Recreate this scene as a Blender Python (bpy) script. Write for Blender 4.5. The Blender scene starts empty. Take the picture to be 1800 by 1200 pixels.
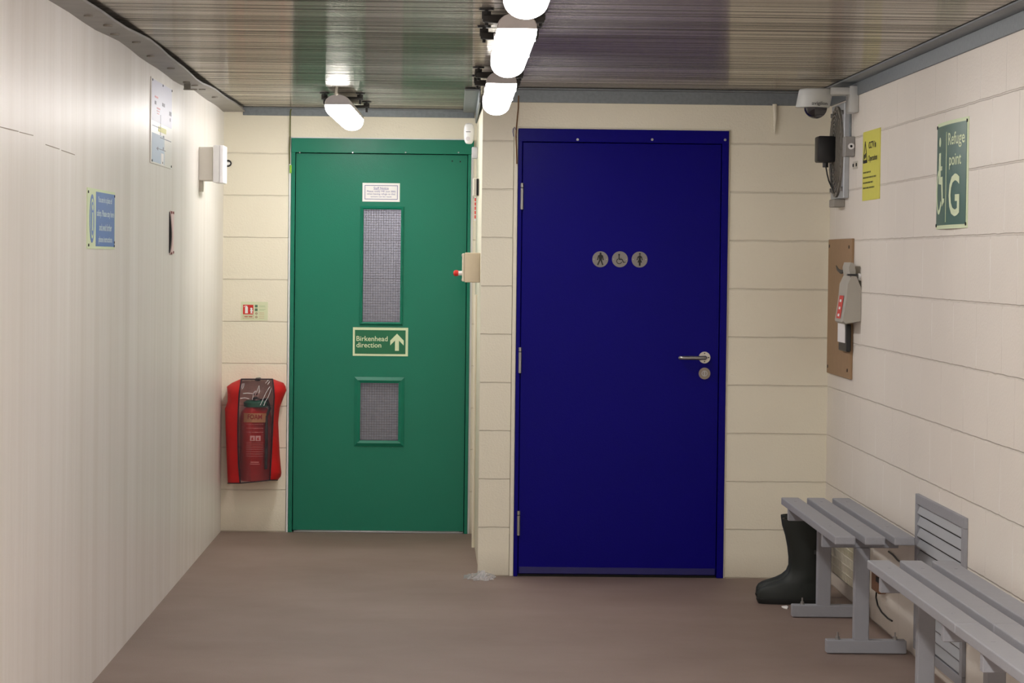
import bpy, bmesh, math, random
from mathutils import Vector, Matrix
random.seed(7)
C = bpy.context.scene.collection
PI = math.pi

# ------------------------------------------------------------------ camera (measured from the photo's vanishing point)
F = 5060.0
CAM = Vector((0, 0, 1.48))
d_ = Vector(((795 - 900) / F, (600 - 453) / F, -1.0)).normalized()
u_ = Vector((0.011, 1, 0)); u_ = (u_ - d_ * u_.dot(d_)).normalized()
r_ = d_.cross(u_)
ROT = Matrix((r_, d_, u_))
cd = bpy.data.cameras.new('camera'); cam = bpy.data.objects.new('camera', cd); C.objects.link(cam)
cd.sensor_width = 36; cd.sensor_fit = 'HORIZONTAL'; cd.lens = F / 1800 * 36; cd.clip_start = .05; cd.clip_end = 100
cam.matrix_world = Matrix.Translation(CAM) @ ROT.to_4x4()
bpy.context.scene.camera = cam

def ray(px, py): return ROT @ Vector(((px - 900) / F, (600 - py) / F, -1))
def onY(px, py, Y):
    r = ray(px, py); t = Y / r.y; return CAM + r * t
def onX(px, py, X):
    r = ray(px, py); t = X / r.x; return CAM + r * t
def onZ(px, py, Z):
    r = ray(px, py); t = (Z - CAM.z) / r.z; return CAM + r * t

XL, XR, YB, YA, ZC = -1.226, 1.757, 13.39, 15.43, 2.272     # left wall, right wall, blue-door wall, green-door wall, ceiling

# ------------------------------------------------------------------ materials
def lin(c): return tuple((x / 255 / 12.92 if x / 255 <= .04045 else ((x / 255 + .055) / 1.055) ** 2.4) for x in c) + (1,)
MATS = {}
def mat(name, rgb, rough=.5, metal=0, noise=0, nscale=30, bump=0, bscale=200, spec=.5, emis=None, estr=0, coat=0):
    if name in MATS: return MATS[name]
    m = bpy.data.materials.new(name); m.use_nodes = True; nt = m.node_tree; b = nt.nodes['Principled BSDF']
    b.inputs['Roughness'].default_value = rough; b.inputs['Metallic'].default_value = metal
    b.inputs['Specular IOR Level'].default_value = spec; b.inputs['Coat Weight'].default_value = coat
    col = lin(rgb); b.inputs['Base Color'].default_value = col
    tc = nt.nodes.new('ShaderNodeTexCoord')
    n = nt.nodes.new('ShaderNodeTexNoise'); n.inputs['Scale'].default_value = nscale; n.inputs['Detail'].default_value = 4
    nt.links.new(tc.outputs['Object'], n.inputs['Vector'])
    mx = nt.nodes.new('ShaderNodeMix'); mx.data_type = 'RGBA'
    k = noise if noise else .04
    mx.inputs[6].default_value = tuple(c * (1 - k) for c in col[:3]) + (1,)
    mx.inputs[7].default_value = tuple(min(1, c * (1 + k)) for c in col[:3]) + (1,)
    nt.links.new(n.outputs['Fac'], mx.inputs[0]); nt.links.new(mx.outputs[2], b.inputs['Base Color'])
    if bump:
        n2 = nt.nodes.new('ShaderNodeTexNoise'); n2.inputs['Scale'].default_value = bscale; n2.inputs['Detail'].default_value = 3
        nt.links.new(tc.outputs['Object'], n2.inputs['Vector'])
        bp = nt.nodes.new('ShaderNodeBump'); bp.inputs['Strength'].default_value = bump; bp.inputs['Distance'].default_value = .004
        nt.links.new(n2.outputs['Fac'], bp.inputs['Height']); nt.links.new(bp.outputs[0], b.inputs['Normal'])
    if emis: b.inputs['Emission Color'].default_value = lin(emis); b.inputs['Emission Strength'].default_value = estr
    MATS[name] = m; return m

def block_mat(name, rgb, axis, shift=0.0, joints=True, rough=.42, wet=0):
    """painted 450 x 225 concrete blockwork; axis 0 = wall runs along X, 1 = along Y"""
    m = bpy.data.materials.new(name); m.use_nodes = True; nt = m.node_tree; N = nt.nodes.new; L = nt.links.new
    b = nt.nodes['Principled BSDF']; tc = N('ShaderNodeTexCoord')
    geo = tc.outputs['Object']
    dn = N('ShaderNodeTexNoise'); dn.inputs['Scale'].default_value = 14; dn.inputs['Detail'].default_value = 3; L(geo, dn.inputs['Vector'])
    sep = N('ShaderNodeSeparateXYZ'); L(geo, sep.inputs[0])
    def math_(op, a, b_=None):
        n = N('ShaderNodeMath'); n.operation = op
        for i, v in enumerate((a, b_)):
            if v is None: continue
            if isinstance(v, (int, float)): n.inputs[i].default_value = v
            else: L(v, n.inputs[i])
        return n.outputs[0]
    wob = math_('MULTIPLY', math_('SUBTRACT', dn.outputs['Fac'], .5), .007)
    u = math_('ADD', sep.outputs[axis], shift + 45.0); v = math_('ADD', math_('ADD', sep.outputs[2], 4.5), wob)
    cb = N('ShaderNodeCombineXYZ'); L(u, cb.inputs[0]); L(v, cb.inputs[1])
    br = N('ShaderNodeTexBrick'); br.offset = .5; br.offset_frequency = 2; br.squash = 1
    br.inputs['Scale'].default_value = 1; br.inputs['Mortar Size'].default_value = .0045; br.inputs['Mortar Smooth'].default_value = .6
    br.inputs['Brick Width'].default_value = .45 if joints else 400; br.inputs['Row Height'].default_value = .225; br.inputs['Bias'].default_value = 0
    L(cb.outputs[0], br.inputs['Vector'])
    f = N('ShaderNodeTexNoise'); f.inputs['Scale'].default_value = 110; f.inputs['Detail'].default_value = 3; L(geo, f.inputs['Vector'])
    pit = N('ShaderNodeTexVoronoi'); pit.inputs['Scale'].default_value = 42; L(geo, pit.inputs['Vector'])
    pm = math_('LESS_THAN', pit.outputs['Distance'], .10)
    h = math_('SUBTRACT', math_('MULTIPLY', f.outputs['Fac'], .22), math_('MULTIPLY', br.outputs['Fac'], .62))
    h = math_('SUBTRACT', h, math_('MULTIPLY', pm, .25))
    bp = N('ShaderNodeBump'); bp.inputs['Strength'].default_value = .85; bp.inputs['Distance'].default_value = .0062
    L(h, bp.inputs['Height']); L(bp.outputs[0], b.inputs['Normal'])
    ln = N('ShaderNodeTexNoise'); ln.inputs['Scale'].default_value = 1.6; ln.inputs['Detail'].default_value = 5; L(geo, ln.inputs['Vector'])
    col = lin(rgb)
    mx = N('ShaderNodeMix'); mx.data_type = 'RGBA'; L(ln.outputs['Fac'], mx.inputs[0])
    mx.inputs[6].default_value = tuple(c * .93 for c in col[:3]) + (1,); mx.inputs[7].default_value = tuple(min(1, c * 1.05) for c in col[:3]) + (1,)
    mj = N('ShaderNodeMix'); mj.data_type = 'RGBA'; L(math_('MULTIPLY', br.outputs['Fac'], .14), mj.inputs[0]); L(mx.outputs[2], mj.inputs[6])
    mj.inputs[7].default_value = lin((120, 108, 88))  # shade in the joints put into the colour
    if joints:   # highlights on the upright joints painted in as a paler colour
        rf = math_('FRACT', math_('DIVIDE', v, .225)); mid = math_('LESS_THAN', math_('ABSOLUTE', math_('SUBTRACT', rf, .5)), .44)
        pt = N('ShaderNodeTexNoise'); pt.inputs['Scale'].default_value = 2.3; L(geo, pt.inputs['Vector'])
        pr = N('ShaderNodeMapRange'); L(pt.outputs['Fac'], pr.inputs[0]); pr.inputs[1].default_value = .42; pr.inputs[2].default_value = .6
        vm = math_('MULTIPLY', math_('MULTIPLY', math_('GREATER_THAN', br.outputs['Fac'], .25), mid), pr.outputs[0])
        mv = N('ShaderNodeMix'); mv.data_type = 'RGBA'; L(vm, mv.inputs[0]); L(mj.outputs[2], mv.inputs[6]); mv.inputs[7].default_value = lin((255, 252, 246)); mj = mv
    # browner in patches just above the floor
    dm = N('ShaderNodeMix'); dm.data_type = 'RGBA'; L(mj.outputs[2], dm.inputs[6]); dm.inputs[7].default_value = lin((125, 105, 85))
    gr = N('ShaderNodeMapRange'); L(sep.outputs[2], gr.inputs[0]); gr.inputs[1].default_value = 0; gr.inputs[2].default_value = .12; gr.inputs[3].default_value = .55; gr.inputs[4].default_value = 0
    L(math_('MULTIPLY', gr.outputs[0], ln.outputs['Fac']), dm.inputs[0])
    L(dm.outputs[2], b.inputs['Base Color']); b.inputs['Roughness'].default_value = rough
    MATS[name] = m; return m

def left_wall_mat():
    m = bpy.data.materials.new('painted_panel'); m.use_nodes = True; nt = m.node_tree; N = nt.nodes.new; L = nt.links.new
    b = nt.nodes['Principled BSDF']; tc = N('ShaderNodeTexCoord')
    mp = N('ShaderNodeMapping'); mp.inputs['Scale'].default_value = (1, 3.2, .12); L(tc.outputs['Object'], mp.inputs[0])
    n = N('ShaderNodeTexNoise'); n.inputs['Scale'].default_value = 2.2; n.inputs['Detail'].default_value = 9; n.inputs['Roughness'].default_value = .65; L(mp.outputs[0], n.inputs['Vector'])
    r = N('ShaderNodeValToRGB'); L(n.outputs['Fac'], r.inputs[0])
    r.color_ramp.elements[0].position = .25; r.color_ramp.elements[0].color = lin((216, 209, 200))
    r.color_ramp.elements[1].position = .75; r.color_ramp.elements[1].color = lin((236, 232, 228))
    L(r.outputs[0], b.inputs['Base Color'])
    f = N('ShaderNodeTexNoise'); mp2 = N('ShaderNodeMapping'); mp2.inputs['Scale'].default_value = (1, 3, .6); L(tc.outputs['Object'], mp2.inputs[0]); f.inputs['Scale'].default_value = 9; f.inputs['Detail'].default_value = 6; L(mp2.outputs[0], f.inputs['Vector'])
    ad = N('ShaderNodeMath'); ad.operation = 'MULTIPLY_ADD'; L(f.outputs['Fac'], ad.inputs[0]); ad.inputs[1].default_value = .35; L(n.outputs['Fac'], ad.inputs[2])
    bp = N('ShaderNodeBump'); bp.inputs['Strength'].default_value = .5; bp.inputs['Distance'].default_value = .009; L(ad.outputs[0], bp.inputs['Height'])
    L(bp.outputs[0], b.inputs['Normal']); b.inputs['Roughness'].default_value = .34; b.inputs['Specular IOR Level'].default_value = .38
    MATS['left'] = m; return m

def ceiling_mat():
    m = bpy.data.materials.new('ribbed_metal_deck'); m.use_nodes = True; nt = m.node_tree; N = nt.nodes.new; L = nt.links.new
    nt.nodes.remove(nt.nodes['Principled BSDF']); out = nt.nodes['Material Output']; tc = N('ShaderNodeTexCoord')
    mp = N('ShaderNodeMapping'); mp.inputs['Scale'].default_value = (.006, 1, 1); L(tc.outputs['Object'], mp.inputs[0])
    n = N('ShaderNodeTexNoise'); n.inputs['Scale'].default_value = 24; n.inputs['Detail'].default_value = 4; n.inputs['Roughness'].default_value = .9; L(mp.outputs[0], n.inputs['Vector'])
    r = N('ShaderNodeValToRGB'); L(n.outputs['Fac'], r.inputs[0])
    e = r.color_ramp.elements; e[0].position = .36; e[0].color = lin((90, 86, 80)); e[1].position = .63; e[1].color = lin((252, 248, 240))
    bp = N('ShaderNodeBump'); bp.inputs['Strength'].default_value = 1; bp.inputs['Distance'].default_value = .0022
    L(n.outputs['Fac'], bp.inputs['Height'])
    g = N('ShaderNodeBsdfAnisotropic'); g.inputs['Roughness'].default_value = .115; g.inputs['Anisotropy'].default_value = .87; L(r.outputs[0], g.inputs['Color']); L(bp.outputs[0], g.inputs['Normal'])
    tg = N('ShaderNodeCombineXYZ'); tg.inputs[0].default_value = 1; L(tg.outputs[0], g.inputs['Tangent'])
    d = N('ShaderNodeBsdfDiffuse'); mx0 = N('ShaderNodeMix'); mx0.data_type = 'RGBA'; mx0.inputs[0].default_value = .5; L(r.outputs[0], mx0.inputs[6]); mx0.inputs[7].default_value = lin((140, 136, 129)); L(mx0.outputs[2], d.inputs[0])
    mx = N('ShaderNodeMixShader'); mx.inputs[0].default_value = .72; L(d.outputs[0], mx.inputs[1]); L(g.outputs[0], mx.inputs[2]); L(mx.outputs[0], out.inputs[0])
    MATS['ceil'] = m; return m

def floor_mat():
    m = bpy.data.materials.new('resin_floor'); m.use_nodes = True; nt = m.node_tree; N = nt.nodes.new; L = nt.links.new
    b = nt.nodes['Principled BSDF']; tc = N('ShaderNodeTexCoord')
    n = N('ShaderNodeTexNoise'); n.inputs['Scale'].default_value = 1.3; n.inputs['Detail'].default_value = 7; n.inputs['Roughness'].default_value = .6; L(tc.outputs['Object'], n.inputs['Vector'])
    r = N('ShaderNodeValToRGB'); L(n.outputs['Fac'], r.inputs[0])
    e = r.color_ramp.elements; e[0].position = .3; e[0].color = lin((126, 105, 95)); e[1].position = .7; e[1].color = lin((145, 125, 115))
    g = N('ShaderNodeTexNoise'); g.inputs['Scale'].default_value = 180; g.inputs['Detail'].default_value = 2; L(tc.outputs['Object'], g.inputs['Vector'])
    mx = N('ShaderNodeMix'); mx.data_type = 'RGBA'; mx.blend_type = 'MULTIPLY'; mx.inputs[0].default_value = .35; L(r.outputs[0], mx.inputs[6]); L(g.outputs['Color'], mx.inputs[7])
    g2 = N('ShaderNodeMix'); g2.data_type = 'RGBA'; g2.inputs[0].default_value = .25; L(r.outputs[0], g2.inputs[7]); L(mx.outputs[2], g2.inputs[6])
    sp = N('ShaderNodeTexVoronoi'); sp.inputs['Scale'].default_value = 1.7; L(tc.outputs['Object'], sp.inputs['Vector'])
    lt = N('ShaderNodeMath'); lt.operation = 'LESS_THAN'; lt.inputs[1].default_value = .022; L(sp.outputs['Distance'], lt.inputs[0])
    mz = N('ShaderNodeMix'); mz.data_type = 'RGBA'; L(lt.outputs[0], mz.inputs[0]); L(g2.outputs[2], mz.inputs[6]); mz.inputs[7].default_value = lin((60, 48, 42))
    L(mz.outputs[2], b.inputs['Base Color'])
    bp = N('ShaderNodeBump'); bp.inputs['Strength'].default_value = .5; bp.inputs['Distance'].default_value = .002; L(g.outputs['Fac'], bp.inputs['Height']); L(bp.outputs[0], b.inputs['Normal'])
    b.inputs['Roughness'].default_value = .6
    MATS['floor'] = m; return m

def clear_mat(name, tint, fac, rough=.1, bump=0, bscale=40, grid=False):
    m = bpy.data.materials.new(name); m.use_nodes = True; nt = m.node_tree; N = nt.nodes.new; L = nt.links.new
    nt.nodes.remove(nt.nodes['Principled BSDF']); out = nt.nodes['Material Output']
    tr = N('ShaderNodeBsdfTransparent'); tr.inputs[0].default_value = lin(tint)
    gl = N('ShaderNodeBsdfPrincipled'); gl.inputs['Base Color'].default_value = lin((225, 226, 230) if name == 'clear_wrap' else (150, 152, 160)); gl.inputs['Roughness'].default_value = rough
    mx = N('ShaderNodeMixShader'); mx.inputs[0].default_value = fac; L(tr.outputs[0], mx.inputs[1]); L(gl.outputs[0], mx.inputs[2]); L(mx.outputs[0], out.inputs[0])
    tc = N('ShaderNodeTexCoord')
    if bump:
        n = N('ShaderNodeTexNoise'); n.inputs['Scale'].default_value = bscale; L(tc.outputs['Object'], n.inputs['Vector'])
        bp = N('ShaderNodeBump'); bp.inputs['Strength'].default_value = bump; bp.inputs['Distance'].default_value = .01; L(n.outputs['Fac'], bp.inputs['Height']); L(bp.outputs[0], gl.inputs['Normal'])
    if grid:   # georgian wire embedded in the pane
        s = N('ShaderNodeSeparateXYZ'); L(tc.outputs['Object'], s.inputs[0])
        outs = []
        for i in (0, 2):
            a = N('ShaderNodeMath'); a.operation = 'MULTIPLY_ADD'; L(s.outputs[i], a.inputs[0]); a.inputs[1].default_value = 1 / .0135; a.inputs[2].default_value = 400
            f = N('ShaderNodeMath'); f.operation = 'FRACT'; L(a.outputs[0], f.inputs[0])
            l = N('ShaderNodeMath'); l.operation = 'LESS_THAN'; l.inputs[1].default_value = .16; L(f.outputs[0], l.inputs[0]); outs.append(l.outputs[0])
        mm = N('ShaderNodeMath'); mm.operation = 'MAXIMUM'; L(outs[0], mm.inputs[0]); L(outs[1], mm.inputs[1])
        fr = N('ShaderNodeMapRange'); L(mm.outputs[0], fr.inputs[0]); fr.inputs[3].default_value = fac; fr.inputs[4].default_value = .85; L(fr.outputs[0], mx.inputs[0])
        cm = N('ShaderNodeMix'); cm.data_type = 'RGBA'; L(mm.outputs[0], cm.inputs[0]); cm.inputs[6].default_value = lin((150, 150, 158)); cm.inputs[7].default_value = lin((88, 84, 86)); L(cm.outputs[2], gl.inputs['Base Color'])
    MATS[name] = m; return m

# ------------------------------------------------------------------ mesh builder
UPZ = Vector((0, 0, 1))
def frame(O, kind):
    """local (u right, v up, w out of the wall) -> world"""
    O = Vector(O)
    U, Nn = {'back': (Vector((1, 0, 0)), Vector((0, -1, 0))), 'right': (Vector((0, -1, 0)), Vector((-1, 0, 0))), 'left': (Vector((0, 1, 0)), Vector((1, 0, 0))), 'side': (Vector((0, 1, 0)) * -1 * -1, Vector((-1, 0, 0)))}[kind]
    if kind == 'side': U = Vector((0, -1, 0))
    return lambda p: O + U * p[0] + UPZ * p[1] + Nn * p[2]

class B:
    def __init__(s, T=None): s.bm = bmesh.new(); s.T = T or (lambda p: Vector(p))
    def v(s, p): return s.bm.verts.new(s.T(p))
    def face(s, pts):
        try: return s.bm.faces.new([s.v(p) for p in pts])
        except ValueError: return None
    def box(s, a, b, bev=0, seg=1):
        x0, y0, z0 = [min(a[i], b[i]) for i in range(3)]; x1, y1, z1 = [max(a[i], b[i]) for i in range(3)]
        P = [(x, y, z) for x in (x0, x1) for y in (y0, y1) for z in (z0, z1)]
        V = [s.v(p) for p in P]
        fs = [s.bm.faces.new([V[i] for i in f]) for f in ((0, 1, 3, 2), (4, 6, 7, 5), (0, 4, 5, 1), (2, 3, 7, 6), (0, 2, 6, 4), (1, 5, 7, 3))]
        if bev:
            es = {e for f in fs for e in f.edges}
            bmesh.ops.bevel(s.bm, geom=list(es), offset=bev, segments=seg, affect='EDGES', profile=.5)
        return s
    def prism(s, poly, w0, w1, ax=2):
        """2D polygon in the two other axes, extruded along ax"""
        def mk(a, b, w):
            return (a, b, w) if ax == 2 else ((a, w, b) if ax == 1 else (w, a, b))
        A = [s.v(mk(a, b, w0)) for a, b in poly]; D = [s.v(mk(a, b, w1)) for a, b in poly]; n = len(poly)
        s.bm.faces.new(A); s.bm.faces.new(D[::-1])
        for i in range(n): s.bm.faces.new((A[i], A[(i + 1) % n], D[(i + 1) % n], D[i]))
        return s
    def loft(s, rings, cap=True, closed=True):
        R = [[s.v(p) for p in r] for r in rings]
        n = len(R[0])
        for a, b in zip(R, R[1:]):
            for i in range(n if closed else n - 1): s.bm.faces.new((a[i], a[(i + 1) % n], b[(i + 1) % n], b[i]))
        if cap: s.bm.faces.new(R[0]); s.bm.faces.new(R[-1][::-1])
        return s
    def tube(s, pts, r, n=10, cap=True):
        pts = [Vector(s.T(p)) for p in pts]; T = s.T; s.T = lambda p: Vector(p)
        rings = []; ref = None
        for i, p in enumerate(pts):
            t = (pts[min(i + 1, len(pts) - 1)] - pts[max(i - 1, 0)]).normalized()
            if ref is None: ref = Vector((0, 0, 1)) if abs(t.z) < .9 else Vector((1, 0, 0))
            a = t.cross(ref).normalized(); b = a.cross(t).normalized(); ref = b if abs(t.dot(b)) < .9 else ref
            rr = r[i] if isinstance(r, (list, tuple)) else r
            rings.append([p + a * rr * math.cos(2 * PI * k / n) + b * rr * math.sin(2 * PI * k / n) for k in range(n)])
        s.loft(rings, cap); s.T = T; return s
    def cyl(s, p0, p1, r, r1=None, n=24): return s.tube([p0, p1], [r, r if r1 is None else r1], n)
    def disc(s, c, r, w0, w1, n=32, ru=None):
        return s.prism([(c[0] + (ru or r) * math.cos(2 * PI * i / n), c[1] + r * math.sin(2 * PI * i / n)) for i in range(n)], w0, w1)
    def ring(s, c, r0, r1, w0, w1, a0=0, a1=2 * PI, n=32):
        full = abs(a1 - a0 - 2 * PI) < 1e-6
        A = [a0 + (a1 - a0) * i / n for i in range(n if full else n + 1)]
        P = [[(c[0] + r * math.cos(a), c[1] + r * math.sin(a), w) for r, w in ((r0, w0), (r1, w0), (r1, w1), (r0, w1))] for a in A]
        V = [[s.v(p) for p in q] for q in P]
        m = len(V)
        for i in range(m if full else m - 1):
            a, b = V[i], V[(i + 1) % m]
            for k in range(4): s.bm.faces.new((a[k], a[(k + 1) % 4], b[(k + 1) % 4], b[k]))
        if not full: s.bm.faces.new(V[0]); s.bm.faces.new(V[-1][::-1])
        return s
    def bar(s, p, q, w, w0, w1):
        """flat stroke between two 2D points"""
        p, q = Vector(p), Vector(q); t = (q - p).normalized(); nn = Vector((-t.y, t.x)) * w / 2
        return s.prism([tuple(p + nn), tuple(q + nn), tuple(q - nn), tuple(p - nn)], w0, w1)
    def text(s, txt, u0, v0, w, h, wo, bold=0.0, depth=.0006, warp=None):
        """lettering fitted to the rectangle u0..u0+w, v0..v0+h (cap top to baseline incl. descenders)"""
        cu = bpy.data.curves.new('t', 'FONT'); cu.body = txt; cu.size = 1; cu.resolution_u = 3; cu.offset = bold
        ob = bpy.data.objects.new('t', cu); C.objects.link(ob); bpy.context.view_layer.update()
        me = bpy.data.meshes.new_from_object(ob.evaluated_get(bpy.context.evaluated_depsgraph_get()))
        bpy.data.objects.remove(ob); bpy.data.curves.remove(cu)
        xs = [q.co.x for q in me.vertices]; ys = [q.co.y for q in me.vertices]
        x0, x1, y0, y1 = min(xs), max(xs), min(ys), max(ys)
        V = []
        for q in me.vertices:
            a = u0 + (q.co.x - x0) / (x1 - x0) * w; b = v0 + (q.co.y - y0) / (y1 - y0) * h
            V.append(s.v((a, b, wo if warp is None else wo + warp(a, b))))
        for f in me.polygons:
            try: s.bm.faces.new([V[i] for i in f.vertices])
            except ValueError: pass
        bpy.data.meshes.remove(me); s.flat = True
        return s
    def build(s, name, m, parent=None, smooth=False, sharp=40):
        if not getattr(s, 'flat', False): bmesh.ops.recalc_face_normals(s.bm, faces=s.bm.faces[:])
        me = bpy.data.meshes.new(name)
        off = Vector((0, 0, 0)); p = parent
        while p is not None: off += p.location; p = p.parent
        if off.length: bmesh.ops.translate(s.bm, verts=s.bm.verts[:], vec=-off)
        if smooth:
            for f in s.bm.faces: f.smooth = True
            for e in s.bm.edges:
                if len(e.link_faces) == 2 and e.calc_face_angle(0) > math.radians(sharp): e.smooth = False
        s.bm.to_mesh(me); s.bm.free(); me.materials.append(m)
        o = bpy.data.objects.new(name, me); C.objects.link(o)
        if parent: o.parent = parent
        return o

def tag(o, label=None, cat=None, group=None, kind=None):
    if label: o['label'] = label
    if cat: o['category'] = cat
    if group: o['group'] = group
    if kind: o['kind'] = kind
    return o
def thing(name, loc, label, cat, group=None, kind=None):
    o = bpy.data.objects.new(name, None); C.objects.link(o); o.location = loc; o.empty_display_size = .1
    return tag(o, label, cat, group, kind)
def struct(o, label=None): return tag(o, label, None, None, 'structure')
def rehome(o, loc):
    """put a single-mesh thing's origin at its own base"""
    loc = Vector(loc); o.data.transform(Matrix.Translation(-loc)); o.location = loc; return o
def copy_tree(root, delta):
    def cp(o, par):
        c = o.copy(); C.objects.link(c)
        if par: c.parent = par
        for ch in [x for x in o.children]: cp(ch, c)
        return c
    c = cp(root, None); c.location = root.location + Vector(delta); return c

# ------------------------------------------------------------------ palette
CREAM = (228, 219, 192)
m_back = block_mat('painted_blockwork_back', (236, 230, 210), 0, joints=False)
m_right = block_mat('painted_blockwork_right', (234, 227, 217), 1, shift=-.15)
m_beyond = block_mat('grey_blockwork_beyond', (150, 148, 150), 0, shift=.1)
m_left = left_wall_mat(); m_ceil = ceiling_mat(); m_floor = floor_mat()
m_cream = mat('cream_gloss', (232, 226, 206), .4, bump=.4, bscale=60)
m_galv = mat('galvanised_steel', (128, 134, 138), .5, .55, noise=.22, nscale=60, bump=.2, bscale=90)
m_galvl = mat('galvanised_flange', (132, 128, 124), .42, .6, noise=.35, nscale=9, bump=.3, bscale=30)
m_green = mat('green_paint', (26, 118, 94), .3, noise=.05, nscale=3, bump=.12, bscale=260, spec=.25)
m_blue = mat('blue_paint', (10, 2, 116), .32, noise=.06, nscale=3, bump=.12, bscale=260, spec=.08)
m_dark = mat('dark_gap', (14, 14, 16), .8)
m_steel = mat('satin_steel', (165, 165, 165), .28, .9)
m_disc = mat('brushed_disc', (128, 124, 122), .42, .55)
m_black = mat('black_plastic', (20, 20, 22), .45)
m_blackp = mat('black_print', (18, 18, 20), .6)
m_white = mat('white_plastic', (232, 232, 232), .35)
m_offw = mat('off_white_plastic', (205, 200, 186), .4)
m_lbody = mat('fitting_body', (188, 184, 184), .45)
m_diff = mat('lit_diffuser', (250, 250, 250), .4, emis=(255, 252, 250), estr=28)
m_bench = mat('bench_grey', (146, 147, 153), .55, noise=.06, nscale=20, bump=.25, bscale=120)
m_rubber = mat('boot_rubber', (24, 30, 26), .6, noise=.15, nscale=14, bump=.15, bscale=40)
m_rubber2 = mat('boot_sole', (16, 18, 17), .6)
m_red = mat('red_fabric', (200, 16, 22), .55, noise=.06, nscale=12, bump=.3, bscale=300)
m_redp = mat('red_paint', (182, 30, 32), .35)
m_pipe_b = mat('dark_binding', (38, 22, 34), .7)
m_board = mat('brown_board', (158, 128, 96), .7, noise=.1, nscale=25, bump=.2, bscale=200)
m_hood = mat('grey_hood', (172, 168, 158), .5, noise=.04, nscale=9)
m_sgreen = mat('sign_green', (6, 104, 66), .35)
m_sgreen2 = mat('sign_green_dark', (24, 92, 74), .32)
m_glow = mat('sign_pale_green', (214, 228, 188), .5)
m_sblue = mat('sign_blue', (70, 116, 192), .35)
m_ltblue = mat('sign_light_lettering', (216, 234, 240), .5)
m_yel = mat('sign_yellow', (216, 212, 84), .45)
m_paper = mat('paper_white', (240, 238, 236), .6)
m_navy = mat('navy_print', (62, 62, 140), .6)
m_sred = mat('sign_red', (205, 40, 30), .5)
m_clearA = clear_mat('clear_pvc', (240, 214, 214), .10, .1, bump=.9, bscale=28)
m_glass = clear_mat('wired_glass', (200, 200, 206), .42, .35, bump=.2, bscale=60, grid=True)
m_wrap = clear_mat('clear_wrap', (250, 250, 250), .45, .12)
m_mesh = mat('cream_wire', (236, 232, 214), .5)
m_brown = mat('brown_cable', (120, 84, 44), .6)
m_olive = mat('olive_cable', (92, 96, 40), .6)
m_rust = mat('weathered_grille', (136, 131, 122), .7, .2, noise=.4, nscale=50)
m_zinc = mat('fan_plate', (176, 180, 184), .45, .3, noise=.12, nscale=20)
m_bluepr = mat('print_pale_blue', (178, 196, 214), .5)
m_lilac = mat('print_lilac', (196, 196, 216), .4)
m_plan = mat('plan_sheet', (226, 222, 216), .3)
m_tan = mat('brown_fitting', (120, 84, 58), .6)

# ------------------------------------------------------------------ room shell
Y0 = -3.0
b = B(); b.face([(-4, Y0 - .2, 0), (3, Y0 - .2, 0), (3, YA + 1.6, 0), (-4, YA + 1.6, 0)]); struct(b.build('floor', m_floor), 'mauve brown textured resin floor')
b = B(); b.box((-1.6, Y0, ZC), (2.1, YA + .1, ZC + .06)); struct(b.build('ceiling', m_ceil), 'grey finely ribbed shiny metal decking ceiling')
b = B(); b.box((XL - .15, Y0, 0), (XL, YA, ZC)); struct(b.build('wall_left', m_left), 'smooth glossy cream painted wall with vertical streaks')
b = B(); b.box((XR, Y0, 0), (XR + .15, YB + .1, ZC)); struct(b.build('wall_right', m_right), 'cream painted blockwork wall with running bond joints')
b = B(); b.box((XL - .15, Y0 - .15, 0), (XR + .15, Y0, ZC)); struct(b.build('added_front_wall', mat('dark_front', (92, 88, 84), .7)), 'unseen dark grey wall added behind the viewer')  # unseen wall added to enclose the light, darkened against reflections

for (x0, y0, x1, y1, wd) in ((0, 223, 32, 231, .003), (34, 232, 58, 238, .002), (80, 254, 104, 262, .0025), (108, 264, 131, 272, .0025)):
    a, c = onX(x0, y0, XL), onX(x1, y1, XL)
    b = B(); m_ = (a + c) / 2
    b.loft([[(XL - .001, p.y, p.z + h), (XL + .0012, p.y, p.z + h), (XL + .0012, p.y, p.z - h), (XL - .001, p.y, p.z - h)] for p, h in ((a, .001), (m_, wd / 2), (c, .001))])
    b.build('scratch_mark', mat('scratch', (150, 138, 124), .7), bpy.data.objects['wall_left'])
# blue wall: opening for the door
bx0, bx1 = onY(907, 620, YB).x, onY(1276, 620, YB).x
bzt = onY(1090, 228, YB).z
b = B()
b.box((.135, YB, 0), (bx0 - .022, YB + .18, ZC)); b.box((bx1 + .008, YB, 0), (XR, YB + .18, ZC)); b.box((bx0 - .022, YB, bzt + .008), (bx1 + .008, YB + .18, ZC))
struct(b.build('wall_back', m_back), 'cream blockwork wall around the blue door')
# return wall beside the green door (very slightly splayed)
b = B(); b.prism([(.142, YB + .001), (.124, YA), (.262, YA), (.262, YB + .001)], 0, ZC)
struct(b.build('wall_side', m_cream), 'narrow return wall between the green and blue doors')
# rounded painted corner bead
# green wall with opening
gx0, gx1 = onY(509, 620, YA).x, onY(825, 620, YA).x
gzt = onY(670, 244.5, YA).z
b = B(); b.box((XL, YA, 0), (gx0 - .014, YA + .18, ZC)); b.box((gx1 + .002, YA, 0), (.4, YA + .18, ZC)); b.box((gx0 - .014, YA, gzt + .006), (gx1 + .002, YA + .18, ZC))
struct(b.build('wall_alcove', m_back), 'cream blockwork wall around the green door')
b = B(); b.box((-2.4, YA + 1.3, 0), (1.6, YA + 1.4, ZC)); struct(b.build('wall_beyond', m_beyond), 'grey blockwork wall seen through the wired glass')

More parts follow.
